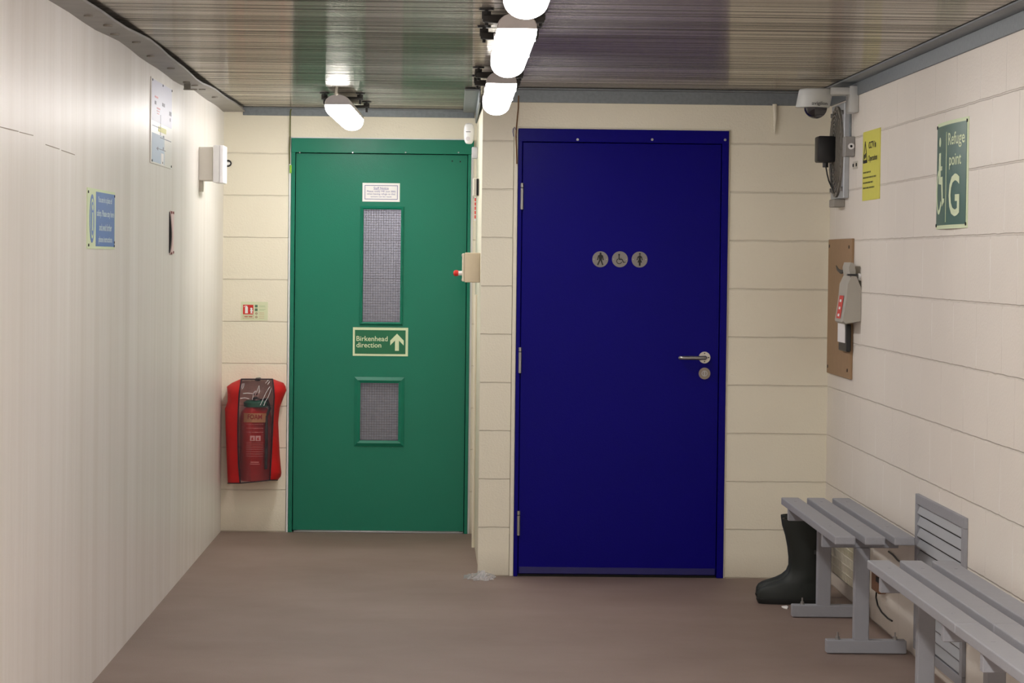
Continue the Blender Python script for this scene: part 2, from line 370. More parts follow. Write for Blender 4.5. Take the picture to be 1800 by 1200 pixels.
# ------------------------------------------------------------------ galvanised angles under the deck
def iron(name, boxes, m, label, bolts=()):
    b = B()
    for a in boxes: b.box(*a, bev=.002)
    o = struct(b.build(name, m), label)
    for (p, q, r) in bolts:
        k = B(); k.cyl(p, q, r, n=10); k.build('bolt', m_dark if r > .009 else m_steel, o)
    return o
iron('trim_1', [((.14, YB - .008, 2.205), (XR - .008, YB, 2.268)), ((.14, YB - .06, 2.262), (XR - .008, YB, 2.27))], m_galv, 'galvanised steel angle above the blue door wall')
iron('trim_2', [((XL + .1, YA - .008, 2.228), (.11, YA, 2.27)), ((XL + .1, YA - .05, 2.264), (.11, YA, 2.271))], m_galv, 'galvanised steel angle above the green door wall')
iron('trim_3', [((XR - .008, 2, 2.205), (XR, YB - .01, 2.262)), ((XR - .075, 2, 2.262), (XR, YB - .01, 2.27))], m_galv, 'galvanised steel angle along the top of the right wall')
# left: wide flange, slightly bent, with bolt holes
b = B(); rings = []
for i in range(40):
    y = 2 + (YA - .06 - 2) * i / 39; k = .006 * math.sin(y * 1.9) + .004 * math.sin(y * 4.3); w = .108 + .008 * math.sin(y * 1.3)
    z = 2.247 + k
    rings.append([(XL, y, z), (XL + w, y, z + .002), (XL + w, y, z + .010), (XL, y, z + .008)])
b.loft(rings)
lf = struct(b.build('trim_4', m_galvl, smooth=True), 'wide bent steel flange along the top of the left wall')
for y, x in ((9.3, .05), (9.65, .07), (10.1, .04), (10.6, .06), (11.2, .05), (11.9, .06), (12.7, .05), (13.0, .06), (13.5, .05), (14.1, .06)):
    z = 2.247 + .006 * math.sin(y * 1.9) + .004 * math.sin(y * 4.3)
    k = B(); k.cyl((XL + x, y, z + .004), (XL + x, y, z - .004), .016, n=14); k.build('bolt', m_rust, lf)
b = B(); b.box((XL + .02, 12.9, 2.215), (XL + .05, 12.905, 2.25)); b.box((XL + .02, 12.88, 2.215), (XL + .08, 12.92, 2.219)); b.build('bracket', m_rust, lf)
b = B(); b.box((.116, YB - .01, 2.2), (.124, YA - .01, 2.268), bev=.002); b.box((.05, YB - .01, 2.256), (.124, YA - .01, 2.264), bev=.002)
struct(b.build('trim_5', m_galv), 'short galvanised angle on the return wall beside the green door')

# ------------------------------------------------------------------ green door
G = lambda px, py, dy=0: onY(px, py, YA + dy)
door1 = thing('door_1', (0.5 * (gx0 + gx1), YA, 0), 'green steel door with two wired glass panels and a direction sign', None, None, 'structure')
del_ = None
lx0, lx1 = G(517.5, 600).x, G(818, 600).x; lzt = G(670, 271).z
fr = B()
fr.box((gx0, YA - .012, 0), (lx0 - .004, YA + .09, gzt), bev=.002); fr.box((lx1 + .004, YA - .012, 0), (gx1, YA + .09, gzt), bev=.002)
fr.box((gx0, YA - .018, lzt + .004), (gx1 + .012, YA + .09, gzt), bev=.002)
fr.build('door_frame', m_green, door1)
b = B(); b.box((gx0 - .01, YA - .006, 0), (gx0 - .001, YA + .02, gzt + .004)); b.box((gx0 - .01, YA - .006, gzt + .0005), (gx1, YA + .02, gzt + .006)); b.box((gx1 + .0005, YA - .004, 0), (gx1 + .010, YA + .02, lzt)); b.build('white_sealant', m_white, door1)
# leaf with two glazed openings
ux0, ux1, uz1, uz0 = G(638, 460).x, G(704, 460).x, G(670, 368).z, G(670, 566).z
wx0, wx1, wz1, wz0 = G(633, 725).x, G(700, 725).x, G(668, 673).z, G(668, 774).z
uz0, uz1, wz0, wz1 = [z for z in (uz0, uz1, wz0, wz1)]
b = B(); yl0, yl1 = YA + .006, YA + .05
X0, X1 = min(ux0, wx0) - .0, max(ux1, wx1)
b.box((lx0, yl0, .012), (wx0, yl1, lzt)); b.box((ux1, yl0, .012), (lx1, yl1, lzt))
b.box((wx0, yl0, .012), (ux1, yl1, wz0)); b.box((wx0, yl0, wz1), (ux1, yl1, uz0)); b.box((wx0, yl0, uz1), (ux1, yl1, lzt))
b.box((wx0, yl0, uz0), (ux0, yl1, uz1)); b.box((wx1, yl0, wz0), (ux1, yl1, wz1))
leaf = b.build('door_leaf', m_green, door1)
b = B(); b.box((lx0, YA + .055, 0), (lx1, YA + .075, lzt)); 
# shadow gap round the leaf, put in as a dark strip behind it
g = B(); g.box((lx0 - .005, YA + .052, 0), (lx0 + .02, YA + .08, lzt + .005)); g.box((lx1 - .02, YA + .052, 0), (lx1 + .005, YA + .08, lzt + .005)); g.box((lx0, YA + .052, lzt - .02), (lx1, YA + .08, lzt + .005)); g.build('leaf_gap_shade', m_dark, door1)
b.bm.free()
b = B(); b.box((lx0 + .004, YA - .004, 0), (lx1, YA + .05, .009), bev=.002); b.build('threshold_or_gap_fill', m_steel, door1)
for (a0, a1, c0, c1, bw) in ((ux0, ux1, uz0, uz1, .017), (wx0, wx1, wz0, wz1, .032)):
    # glazing bead: sloped picture-frame section
    b = B(); prof = [(0, yl0 + .026), (0, yl0 - .006), (bw * .45, yl0 - .012), (bw, yl0 - .004), (bw, yl0)]
    corners = [(a0, c0, -1, -1), (a1, c0, 1, -1), (a1, c1, 1, 1), (a0, c1, -1, 1)]
    rings = [[(x + sx * o_, y, z + sz * o_) for o_, y in prof] for x, z, sx, sz in corners]; rings.append(rings[0])
    V = [[b.v(p) for p in r] for r in rings[:4]]
    for i in range(4):
        A, D = V[i], V[(i + 1) % 4]
        for k in range(len(prof) - 1): b.bm.faces.new((A[k], A[k + 1], D[k + 1], D[k]))
    vp = b.build('glazing_bead', m_green, door1)
    b = B(); b.box((a0, yl0 + .022, c0), (a1, yl0 + .028, c1)); b.build('glass_pane', m_glass, vp)
for px, py in ((527, 268), (620, 268), (713, 268), (806, 268)):
    p = G(px, py, -.018); b = B(); b.cyl(p, p + Vector((0, -.004, 0)), .004, n=8); b.build('screw', m_steel, door1)
for px, py in ((795, 283), (809, 284)):
    p = G(px, py, .006); b = B(); b.cyl(p, p + Vector((0, -.004, 0)), .004, n=8); b.build('screw', m_dark, door1)

# ------------------------------------------------------------------ blue door
K = lambda px, py, dy=0: onY(px, py, YB + dy)
door2 = thing('door_2', (0.5 * (bx0 + bx1), YB, 0), 'dark blue toilet door with three round pictogram discs', None, None, 'structure')
jx0, jx1 = K(915, 620).x, K(1263, 620).x; jzt = K(1090, 252).z
b = B(); b.box((bx0, YB - .014, 0), (jx0 - .003, YB + .1, bzt), bev=.002); b.box((jx1 + .003, YB - .014, 0), (bx1, YB + .1, bzt), bev=.002); b.box((bx0, YB - .015, jzt + .003), (bx1, YB + .1, bzt), bev=.002)
b.build('door_frame', m_blue, door2)
b = B(); b.box((jx0, YB - .006, .012), (jx1, YB + .045, jzt), bev=.002); b.build('door_leaf', m_blue, door2)
b = B(); b.box((jx0 - .004, YB + .05, 0), (jx0 + .02, YB + .08, jzt + .004)); b.box((jx1 - .02, YB + .05, 0), (jx1 + .004, YB + .08, jzt + .004)); b.box((jx0, YB + .05, jzt - .02), (jx1, YB + .08, jzt + .004)); b.build('leaf_gap_shade', m_dark, door2)  # dark strips stand in for the shadow gap round the blue leaf
b = B(); b.box((jx0 + .004, YB - .012, .014), (jx1 - .004, YB - .006, .045), bev=.0015)
b.build('kick_strip', mat('blue_kick', (18, 12, 96), .35), door2)
b = B(); b.box((bx0 - .02, YB - .006, 0), (bx0 - .0015, YB + .03, bzt + .006), bev=.002); b.box((bx1 + .0005, YB - .005, 0), (bx1 + .007, YB + .03, bzt + .006), bev=.001); b.box((bx0 - .02, YB - .005, bzt + .001), (bx1 + .007, YB + .03, bzt + .007))
b.build('white_sealant', m_cream, door2)
for py0, py1, px in ((322, 368, 917.5), (610, 655, 914), (897, 940, 911.5)):
    p = K(px, (py0 + py1) / 2); h = (py1 - py0) / 378 / 2
    b = B(); b.tube([(p.x, YB - .018, p.z - h), (p.x, YB - .018, p.z + h * .62)], .0075, 12); b.tube([(p.x, YB - .018, p.z + h * .68), (p.x, YB - .018, p.z + h)], .0075, 12); hg = b.build('hinge', m_steel, door2, True)
for px, py in ((1015, 245.5), (1146, 245.5), (1276, 246)):
    p = K(px - (2 if px > 1200 else 0), py); b = B(); b.cyl((p.x, YB - .015, p.z), (p.x, YB - .019, p.z), .006, n=10); b.build('screw', m_steel, door2)
p = K(1238, 628); yf = YB - .006
b = B(); b.cyl((p.x, yf, p.z), (p.x, yf - .009, p.z), .027, n=32); hd = b.build('handle_rose', mat('rose_plate', (196, 190, 180), .35, .5), door2, True)
b = B(); pts = [(p.x, yf - .008, p.z), (p.x, yf - .04, p.z), (p.x - .004, yf - .052, p.z), (p.x - .014, yf - .058, p.z)] + [(p.x - .12 * t, yf - .058, p.z - .001) for t in (.2, .5, .8, .93)] + [(p.x - .118, yf - .05, p.z - .001)]
b.tube(pts, .0095, 14); b.build('lever', m_steel, hd, True)
for dx, dz in ((0, .019), (0, -.019), (.019, 0), (-.019, 0)):
    if dx < 0: continue
    b = B(); b.cyl((p.x + dx, yf - .009, p.z + dz), (p.x + dx, yf - .011, p.z + dz), .003, n=8); b.build('screw', m_dark, hd)
p = K(1238, 656)
b = B(); b.cyl((p.x, yf, p.z), (p.x, yf - .008, p.z), .027, n=32); es = b.build('keyhole_plate', mat('turn_plate', (140, 128, 116), .4, .6), door2, True)
b = B(); b.disc((0, 0), .011, 0, .0, n=3) if False else None
k = B(frame((p.x, yf - .008, p.z), 'back')); k.ring((0, 0), .010, .014, 0, .001); k.box((-.003, -.010, 0), (.003, .010, .003)); k.build('lock_turn', m_steel, es)

B().box((jx0, YB + .0, .0), (jx1, YB + .1, .011)).build('threshold_or_gap_fill', m_dark, door2)  # dark filler added under the blue door to block a light leak
# ------------------------------------------------------------------ pictogram discs
def disc_sign(px, py, label, kind):
    p = K(px, py); T = frame((p.x, yf, p.z), 'back')
    root = thing('pictogram_disc', (p.x, yf, p.z), label, 'toilet sign', 'round metal pictogram discs on the blue door')
    b = B(T); b.disc((0, 0), .037, 0, .0018, 48); b.build('plate', m_disc, root)
    b = B(T); b.ring((0, 0), .0345, .037, .0018, .003, n=48); b.build('rim', m_disc, root)
    q = B(T); a, c = .0018, .0026; sc = .001
    def D(x, y, r): q.disc((x * sc, y * sc), r * sc, a, c, 16)
    def S(x0, y0, x1, y1, w): q.bar((x0 * sc, y0 * sc), (x1 * sc, y1 * sc), w * sc, a, c)
    def PL(pts): q.prism([(x * sc, y * sc) for x, y in pts], a, c)
    if kind == 'man':
        D(1, 27, 4.6); PL([(-2, 24), (4, 24), (10, 18), (8, 1), (6, -6), (-4, -6), (-6, 1), (-8, 18)])
        S(-8, 18, -13, -4, 5); S(10, 18, 14, -4, 5); S(-2, -4, -12, -27, 6.5); S(4, -4, 12, -27, 6.5)
    elif kind == 'woman':
        D(1, 26, 4.4); PL([(-2, 20), (4, 20), (9, 13), (5, 2), (12, -14), (-10, -14), (-3, 2), (-7, 13)])
        S(-7, 14, -12, -3, 4); S(9, 14, 13, -3, 4); S(-1, -14, .5, -29, 5); S(3, -14, 2, -29, 5)
    else:
        D(-4, 21, 4.4); S(-4, 18, -4, 0, 5); S(-4, 4, 9, 4, 2); S(-5, -1, 11, -1, 4.5); S(10, 0, 17, -15, 4.5); S(16, -15, 26, -13, 3.5)
        q.ring((-3 * sc, -9 * sc), 10 * sc, 13.5 * sc, a, c, math.radians(115), math.radians(345))
    q.build('pictogram', m_blackp, root)
    for s in (-1, 1):
        z = B(T); z.disc((s * .0295, 0), .0022, .0018, .0032, 8); z.build('screw', m_steel, root)
disc_sign(1055, 455.5, 'round metal disc with a standing man pictogram on the blue door', 'man')
disc_sign(1089.5, 455.5, 'round metal disc with a wheelchair pictogram on the blue door', 'chair')
disc_sign(1124, 456, 'round metal disc with a woman in a skirt pictogram on the blue door', 'woman')

# ------------------------------------------------------------------ signs on the green door
def flat_sign(name, origin, kind, label, cat): 
    root = thing(name, origin, label, cat); return root, frame(origin, kind)
p0, p1 = G(637, 354, .006), G(703, 322, .006); W, H = p1.x - p0.x, p1.z - p0.z
root, T = flat_sign('staff_notice', (p0.x, YA + .0055, p0.z), 'back', 'small white staff notice with a blue border above the long glass panel', 'sign')
B(T).box((0, 0, 0), (W, H, .0015)).build('panel', m_paper, root)
b = B(T); e = .012; t = .0026
for a in (((e, e, .0015), (W - e, e + t, .0022)), ((e, H - e - t, .0015), (W - e, H - e, .0022)), ((e, e, .0015), (e + t, H - e, .0022)), ((W - e - t, e, .0015), (W - e, H - e, .0022))): b.box(*a)
b.build('border', m_navy, root)
b = B(T); b.text('Staff Notice', W * .3, H * .66, W * .4, H * .13, .0024); b.text('Please notify MR (ext 200)', W * .12, H * .48, W * .76, H * .12, .0024); b.text('when leaving refuge so that', W * .12, H * .34, W * .76, H * .12, .0024); b.text('system can be reset', W * .22, H * .21, W * .56, H * .10, .0024)
b.box((W * .3, H * .63, .0018), (W * .7, H * .64, .0022)); b.build('lettering', mat('print_blue', (92, 92, 160), .6), root)

p0, p1 = G(620, 625, .006), G(717.5, 576, .006); W, H = p1.x - p0.x, p1.z - p0.z
root, T = flat_sign('direction_sign', (p0.x, YA + .0055, p0.z), 'back', 'green Birkenhead direction sign with an upward arrow between the glass panels', 'sign')
B(T).box((0, 0, 0), (W, H, .002)).build('panel', m_glow, root)
B(T).box((W * .036, H * .075, .002), (W * .955, H * .91, .003)).build('green_field', m_sgreen, root)
b = B(T); b.text('Birkenhead', W * .065, H * .52, W * .565, H * .175, .0036, bold=.010); b.text('direction', W * .065, H * .295, W * .45, H * .175, .0036, bold=.010); b.build('lettering', m_glow, root)
b = B(T); cx = W * .80
b.prism([(cx - .0105, H * .19), (cx + .0105, H * .19), (cx + .0105, H * .55), (cx + W * .122, H * .38), (cx + W * .122, H * .55), (cx, H * .79), (cx - W * .122, H * .55), (cx - W * .122, H * .38), (cx - .0105, H * .55)], .003, .0038)
b.build('arrow', m_glow, root)

# ------------------------------------------------------------------ fire extinguisher + cover + id sign
def Gz(py, x=450): return G(x, py).z
cover = thing('extinguisher_cover', (G(450, 848).x, YA - .11, Gz(848)), 'red fabric fire extinguisher cover with a clear front, hung beside the green door', 'cover')
sc = 3.158
Lp = [(525, 165, 171), (545, 120, 169), (560, 90, 166), (600, 95, 160), (650, 95, 157), (690, 80, 155), (780, 84, 152), (900, 88, 153), (1000, 92, 156), (1102, 96, 165)]
Rp = [(525, 350, 345), (545, 405, 348), (560, 415, 350), (580, 424, 352), (620, 408, 354), (680, 385, 351), (760, 376, 347), (850, 380, 343), (950, 385, 338), (1060, 395, 331), (1085, 372, 330)]
def interp(tab, y, k):
    for a, c in zip(tab, tab[1:]):
        if a[0] <= y <= c[0]: t = (y - a[0]) / (c[0] - a[0]); return a[k] + (c[k] - a[k]) * t
    return tab[-1][k] if y > tab[-1][0] else tab[0][k]
rows = []
for i in range(29):
    t = i / 28; yy = 525 + (1094 - 525) * t
    yl_, yr_ = 525 + (1102 - 525) * t, 525 + (1085 - 525) * t
    l, a, c, r = interp(Lp, yl_, 1), interp(Lp, yl_, 2), interp(Rp, yr_, 2), interp(Rp, yr_, 1)
    dep = .085 + .115 * min(1, max(0, (yy - 520) / 70)) ** .6
    def P(px_, yv, Y): 
        q = onY(370 + px_ / sc, 500 + yv / sc, Y); return q
    yf_ = YA - dep; wob = .006 * math.sin(i * 1.1)
    rows.append(dict(wl=(P(l + 14, yl_, YA - .004)), ml=P(l, yl_, YA - dep * .55), fl=P(l + 22, yl_, yf_ + .035 + wob), a=P(a, yl_, yf_), m=P((a + c) / 2, yy, yf_ - .014 + wob * .5), c=P(c, yr_, yf_), fr=P(r - 18, yr_, yf_ + .035 - wob), mr=P(r, yr_, YA - dep * .55), wr=P(r - 10, yr_, YA - .004)))
def strip(keys, name, m):
    b = B(); 
    V = [[b.v(r[k]) for k in keys] for r in rows]
    for A, D in zip(V, V[1:]):
        for i in range(len(keys) - 1): b.bm.faces.new((A[i], A[i + 1], D[i + 1], D[i]))
    return b.build(name, m, cover, True, 80)
strip(['wl', 'ml', 'fl', 'a'], 'red_side', m_red); strip(['c', 'fr', 'mr', 'wr'], 'red_side', m_red); strip(['a', 'm', 'c'], 'clear_window', m_clearA)
b = B(); r0 = rows[0]; b.face([r0[k] for k in ('wl', 'ml', 'fl', 'a', 'm', 'c', 'fr', 'mr', 'wr')]); b.build('top_panel', m_red, cover)
for key in ('a', 'c'):
    b = B(); b.tube([r[key] + Vector((0, -.003, 0)) for r in rows], .0035, 6); b.build('edge_binding', m_pipe_b, cover)
b = B(); b.tube([rows[-1][k] for k in ('wl', 'ml', 'fl', 'a', 'm', 'c', 'fr', 'mr', 'wr')], .0032, 6); b.build('edge_binding', m_pipe_b, cover)
b = B(); b.tube([rows[0][k] for k in ('fl', 'a', 'm', 'c', 'fr')], .004, 6); b.build('edge_binding', m_pipe_b, cover)
# crease highlights put in as white tubes on the clear plastic
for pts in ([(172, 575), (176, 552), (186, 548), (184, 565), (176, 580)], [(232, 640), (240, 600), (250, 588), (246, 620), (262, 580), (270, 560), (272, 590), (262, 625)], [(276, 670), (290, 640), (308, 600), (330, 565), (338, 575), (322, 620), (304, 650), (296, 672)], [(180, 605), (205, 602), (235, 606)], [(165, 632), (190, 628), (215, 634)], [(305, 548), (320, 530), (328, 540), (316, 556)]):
    b = B(); b.tube([P(x, y, YA - .213) for x, y in pts], .0012, 5); b.build('crease_highlight', mat('crease', (245, 245, 250), .1), cover)
q = P(260, 530, YA - .09); b = B(); b.box((q.x - .012, YA - .1, q.z - .004), (q.x + .014, YA - .002, q.z + .01), bev=.003); b.build('hanging_tab', m_black, cover)

ex = thing('fire_extinguisher', (P(250, 1085, YA - .1).x, YA - .095, Gz(844)), 'red foam fire extinguisher inside the clear fronted red cover', 'fire extinguisher')
exx, exy = P(250, 900, YA - .095).x, YA - .095
zb, zs = Gz(842), Gz(722); Rr = .083
b = B(); prof = [(zb, Rr * .9), (zb + .01, Rr), (zs - .03, Rr), (zs, Rr * .93), (zs + .02, Rr * .75), (zs + .035, Rr * .45), (zs + .045, Rr * .3)]
b.loft([[(exx + r * math.cos(2 * PI * k / 32), exy + r * math.sin(2 * PI * k / 32), z) for k in range(24)] for z, r in prof]); b.build('cylinder', m_redp, ex, True)
b = B(); b.cyl((exx, exy, zs + .04), (exx, exy, zs + .075), .02); b.build('valve', m_steel, ex, True)
b = B(); b.box((exx - .012, exy - .06, zs + .07), (exx + .012, exy + .04, zs + .08), bev=.003); b.box((exx - .01, exy - .07, zs + .092), (exx + .01, exy + .03, zs + .1), bev=.003); b.build('lever_handle', m_black, ex)
b = B(); b.tube([(exx + .02, exy, zs + .06), (exx + .06, exy - .01, zs + .07), (exx + .075, exy - .02, zs + .02), (exx + .06, exy - .055, zs - .02), (exx + .062, exy - .06, zs - .16), (exx + .06, exy - .06, zs - .3)], .008, 8); b.build('hose', m_black, ex, True)
b = B(); b.loft([[(exx + r * math.cos(2 * PI * k / 24), exy + r * math.sin(2 * PI * k / 24), z) for k in range(24)] for z, r in ((zs + .028, .062), (zs + .05, .066), (zs + .062, .05))]); b.build('green_neck_band', mat('teal_band', (30, 120, 96), .5), ex, True)  # teal shape round the extinguisher neck
warp = lambda a, c: -(Rr - math.sqrt(max(0, Rr * Rr - a * a)))
def wrap_box(b, u0, v0, u1, v1, w):
    n = 8
    V = [[b.v((u0 + (u1 - u0) * i / n, v, w + warp(u0 + (u1 - u0) * i / n, 0))) for i in range(n + 1)] for v in (v0, v1)]
    for i in range(n): b.bm.faces.new((V[0][i], V[0][i + 1], V[1][i + 1], V[1][i]))
TT = frame((exx, exy - Rr, 0), 'back')
b = B(TT); wrap_box(b, -.06, Gz(739), .06, Gz(723), .0008); lb = b.build('label_band', mat('cream_band', (190, 160, 110), .5), ex)
b = B(TT); b.text('FOAM', -.038, Gz(733.5), .076, Gz(725) - Gz(733.5), .002, bold=.02, warp=warp); b.build('lettering', mat('label_red', (150, 30, 24), .5), lb)
b = B(TT)
for py in (742.5, 749.5, 756.5): b.text('- - ---- --- ------- -- ---', -.045, Gz(py), .09, .0035, .001, bold=.02, warp=warp)
for py in (774, 777, 780, 783, 786, 790, 794, 798): wrap_box(b, -.045, Gz(py), .045, Gz(py) + .002, .001)
wrap_box(b, -.02, Gz(809), .024, Gz(807), .001); wrap_box(b, -.024, Gz(812), .028, Gz(810.5), .001)
b.flat = True; b.build('small_print', mat('label_pale', (222, 150, 146), .5), ex)
b = B(TT); wrap_box(b, -.024, Gz(771), .002, Gz(762), .001); wrap_box(b, .006, Gz(771), .032, Gz(762), .001); b.build('class_symbols', mat('label_white', (226, 196, 196), .5), ex)
b = B(TT)
for c in (-.011, .019): b.prism([(c - .006, Gz(769.5)), (c + .006, Gz(769.5)), (c + .002, Gz(766)), (c + .005, Gz(763.5)), (c - .005, Gz(766))], .0012, .002)
b.build('class_symbols', m_redp, ex)

p0, p1 = G(423.5, 562.5), G(471, 530.5); W, H = p1.x - p0.x, p1.z - p0.z
root, T = flat_sign('extinguisher_id_sign', (p0.x, YA - .0005, p0.z), 'back', 'small pale sign with red extinguisher and flame symbols above the red cover', 'sign')
B(T).box((0, 0, 0), (W, H, .0015)).build('panel', mat('sign_pale', (216, 222, 186), .5), root)
u = lambda x: (x - 230) / (1510 - 230) * W
v = lambda y: (1010 - y) / (1010 - 90) * H
B(T).box((u(325), v(715), .0015), (u(820), v(240), .0022)).build('red_panel', m_sred, root)
b = B(T); b.box((u(425), v(665), .0022), (u(560), v(350), .003), bev=.0004); b.box((u(450), v(350), .0022), (u(530), v(290), .003)); b.bar((u(360), v(340)), (u(450), v(290)), .003, .0022, .003)
b.prism([(u(670), v(665)), (u(800), v(665)), (u(750), v(600)), (u(800), v(540)), (u(760), v(470)), (u(780), v(420)), (u(720), v(380)), (u(660), v(410)), (u(690), v(470)), (u(660), v(530)), (u(700), v(600))], .0022, .003); b.build('pictogram', m_paper, root)
b = B(T)
for a in ((325, 925, 840, 915), (325, 765, 840, 755), (325, 925, 335, 755), (830, 925, 840, 755), (390, 860, 560, 815), (590, 860, 780, 815)): b.box((u(a[0]), v(a[1]), .0015), (u(a[2]), v(a[3]), .0022))
b.build('caption', mat('caption_red', (176, 84, 60), .5), root)
b = B(T); b.box((u(890), v(370), .0015), (u(1020), v(240), .0022)); b.box((u(890), v(555), .0015), (u(1020), v(420), .0022)); b.build('class_symbols', mat('class_green', (90, 120, 92), .5), root)
b = B(T); 
for y in (670, 850): b.ring((u(965), v(y)), .0035, .0062, .0015, .0022, n=16); b.bar((u(925), v(y - 35)), (u(1005), v(y + 35)), .0018, .0015, .0022)
b.build('class_symbols', mat('class_brown', (156, 120, 96), .5), root)
b = B(T)
for y in (280, 330, 450, 500): b.box((u(1100), v(y + 16), .0015), (u(1400 - (y % 3) * 30), v(y), .002))
b.build('small_print', mat('print_green', (168, 190, 140), .5), root)
b = B(T)
for y in (630, 700, 800, 890): b.box((u(1090), v(y + 16), .0015), (u(1340), v(y), .002))
b.build('small_print', mat('print_tan', (206, 160, 124), .5), root)

# ------------------------------------------------------------------ cables and small fittings on the back walls
b = B(); b.tube([G(x, y, -.012) for x, y in ((513, 189), (510.5, 196), (510.2, 215), (510, 240), (509, 262), (509.5, 288))], .0032, 8)
o = b.build('hanging_cable', m_olive); rehome(o, G(510, 288, -.012)); tag(o, 'thin olive cable hanging from the steel angle at the green door corner', 'cable')
b = B(); a = G(510.8, 290, -.013); c = G(510.8, 304, -.013); b.tube([a, c], .006, 8); b.build('yellow_plug', mat('yellow_green', (150, 200, 60), .5), o); 
b = B(); b.tube([K(x, y, -.020) for x, y in ((911.5, 168), (911, 190), (909.5, 205), (908, 222), (907, 240), (908, 262), (908.5, 288))], .003, 8)
o = b.build('hanging_cable', m_brown); rehome(o, K(908, 288, -.02)); tag(o, 'thin brown cable running down the wall to the blue door frame corner', 'cable')
b = B(); b.tube([K(x, y, -.020) for x, y in ((903, 240), (901.5, 232), (902, 226), (905, 224), (907.5, 230), (908, 242))], .0016, 6); b.build('cable_loop', m_navy, o)

# PIR sensor on the return wall
s0 = onY(815, 253, 15.0); s1 = onY(834, 217, 15.0)
pir = thing('motion_sensor', (s1.x, 15.0, s0.z), 'white rounded motion sensor high on the return wall above the green door', 'sensor')
b = B(frame((s0.x, 15.0, s0.z), 'back')); W, H = s1.x - s0.x, s1.z - s0.z
rings = []
for w, k in ((0, 1), (.03, 1), (.042, .9), (.047, .7)):
    pts = []
    for i in range(24):
        a = 2 * PI * i / 24; cx_, cz_ = math.cos(a), math.sin(a)
        ux = W / 2 + W / 2 * k * math.copysign(abs(cx_) ** .5, cx_) * (1 - .12 * (cz_ < 0) * abs(cz_)); vz = H / 2 + H / 2 * (1 - (1 - k) * .4) * math.copysign(abs(cz_) ** .7, cz_)
        pts.append((ux, vz, w))
    rings.append(pts)
b.loft(rings); b.build('housing', m_white, pir, True, 50)
T = frame((s0.x, 15.0 - .047, s0.z), 'back')
B(T).box((W * .2, H * .56, -.002), (W * .65, H * .585, .001)).build('slot', m_dark, pir)
B(T).disc((W * .4, H * .24), .011, -.004, .006, 20).build('lens', mat('lens', (214, 210, 214), .2), pir)
q0, q1 = onY(829, 279, 15.1), onY(838, 259, 15.1)
B().box((q0.x, 15.03, q0.z), (.128, 15.11, q1.z), bev=.006, seg=3).build('swivel_mount', mat('grey_mount', (190, 190, 194), .4), pir, True)
# door contact box + red strip notice + key release box, all fixed to the return wall
q0, q1 = onY(831, 345, 14.6), onY(842, 313.5, 14.6)
cb = thing('junction_box', (.13, 14.6, q0.z), 'small beige box on the return wall below the motion sensor', 'box')
B().box((q0.x, 14.52, q0.z), (.1285, 14.62, q1.z), bev=.003).build('housing', m_offw, cb)
q = onY(842, 330, 14.5); B().box((.118, 14.505, q0.z + .003), (.1295, 14.52, q1.z - .004)).build('side_recess', m_dark, cb)
q0, q1 = onY(833.5, 388, YA), onY(838, 346, YA)
rs = thing('strip_notice', (q0.x, YA, q0.z), 'narrow red and white notice strip between green door and return wall', 'sign')
B(frame((q0.x, YA - .001, q0.z), 'back')).box((0, 0, 0), (q1.x - q0.x, q1.z - q0.z, .0015)).build('panel', m_paper, rs)
b = B(frame((q0.x, YA - .001, q0.z), 'back'))
for k in range(5): b.box((.001, .012 + k * .023, .0015), (q1.x - q0.x - .001, .03 + k * .023, .0025))
b.build('red_print', mat('strip_red', (222, 84, 72), .5), rs)
Yk = 14.05
q0, q1 = onY(812, 496, Yk), onY(840, 444, Yk)
kb = thing('door_release_box', (.13, Yk, q0.z), 'beige wall box with a red key switch projecting beside the green door', 'control box')
B().box((q0.x + .012, Yk - .04, q0.z), (.137, Yk + .045, q1.z), bev=.004, seg=2).build('housing', mat('beige_box', (204, 190, 166), .5), kb)
B().box((q0.x, Yk - .035, q0.z + .004), (q0.x + .012, Yk + .04, q1.z - .004), bev=.003).build('cover_plate', mat('beige_plate', (212, 202, 182), .45), kb)
a = onY(805, 480, Yk)
B().cyl((a.x - .0, Yk, a.z), (q0.x + .001, Yk, a.z), .011, n=16).build('key_barrel', m_white, kb, True)
a2 = onY(797, 481, Yk)
b = B(); b.loft([[(x, Yk + r * math.cos(2 * PI * k / 16), a.z + r * math.sin(2 * PI * k / 16)) for k in range(16)] for x, r in ((a.x + .002, .013), (a.x - .006, .015), (a2.x + .006, .014), (a2.x, .007))]); b.build('red_knob', m_sred, kb, True)
for dz in (.012, q1.z - q0.z - .014): 
    b = B(); b.cyl((q0.x - .004, Yk, q0.z + dz), (q0.x, Yk, q0.z + dz), .006, n=10); b.build('screw', m_steel, kb)
# surface conduit on the return wall
b = B(); b.tube([(.118, 14.2, .05), (.118, 14.2, 1.3)], .007, 8); o = b.build('conduit', m_cream); rehome(o, (.118, 14.2, .05)); tag(o, 'thin cream painted conduit running up the return wall', 'pipe')

# tapered pipe stub above right of the blue door
b = B(); pts = [K(x, 183 + i * 8.8, -.012) for i, x in enumerate((1362, 1362, 1362.5, 1362.5, 1362, 1362, 1362))]
b.tube(pts, [.011, .0105, .010, .009, .007, .005, .002], 10); o = b.build('pipe_stub', m_cream, None, True); rehome(o, pts[0]); tag(o, 'short tapered cream stub on the wall above right of the blue door', 'pipe')

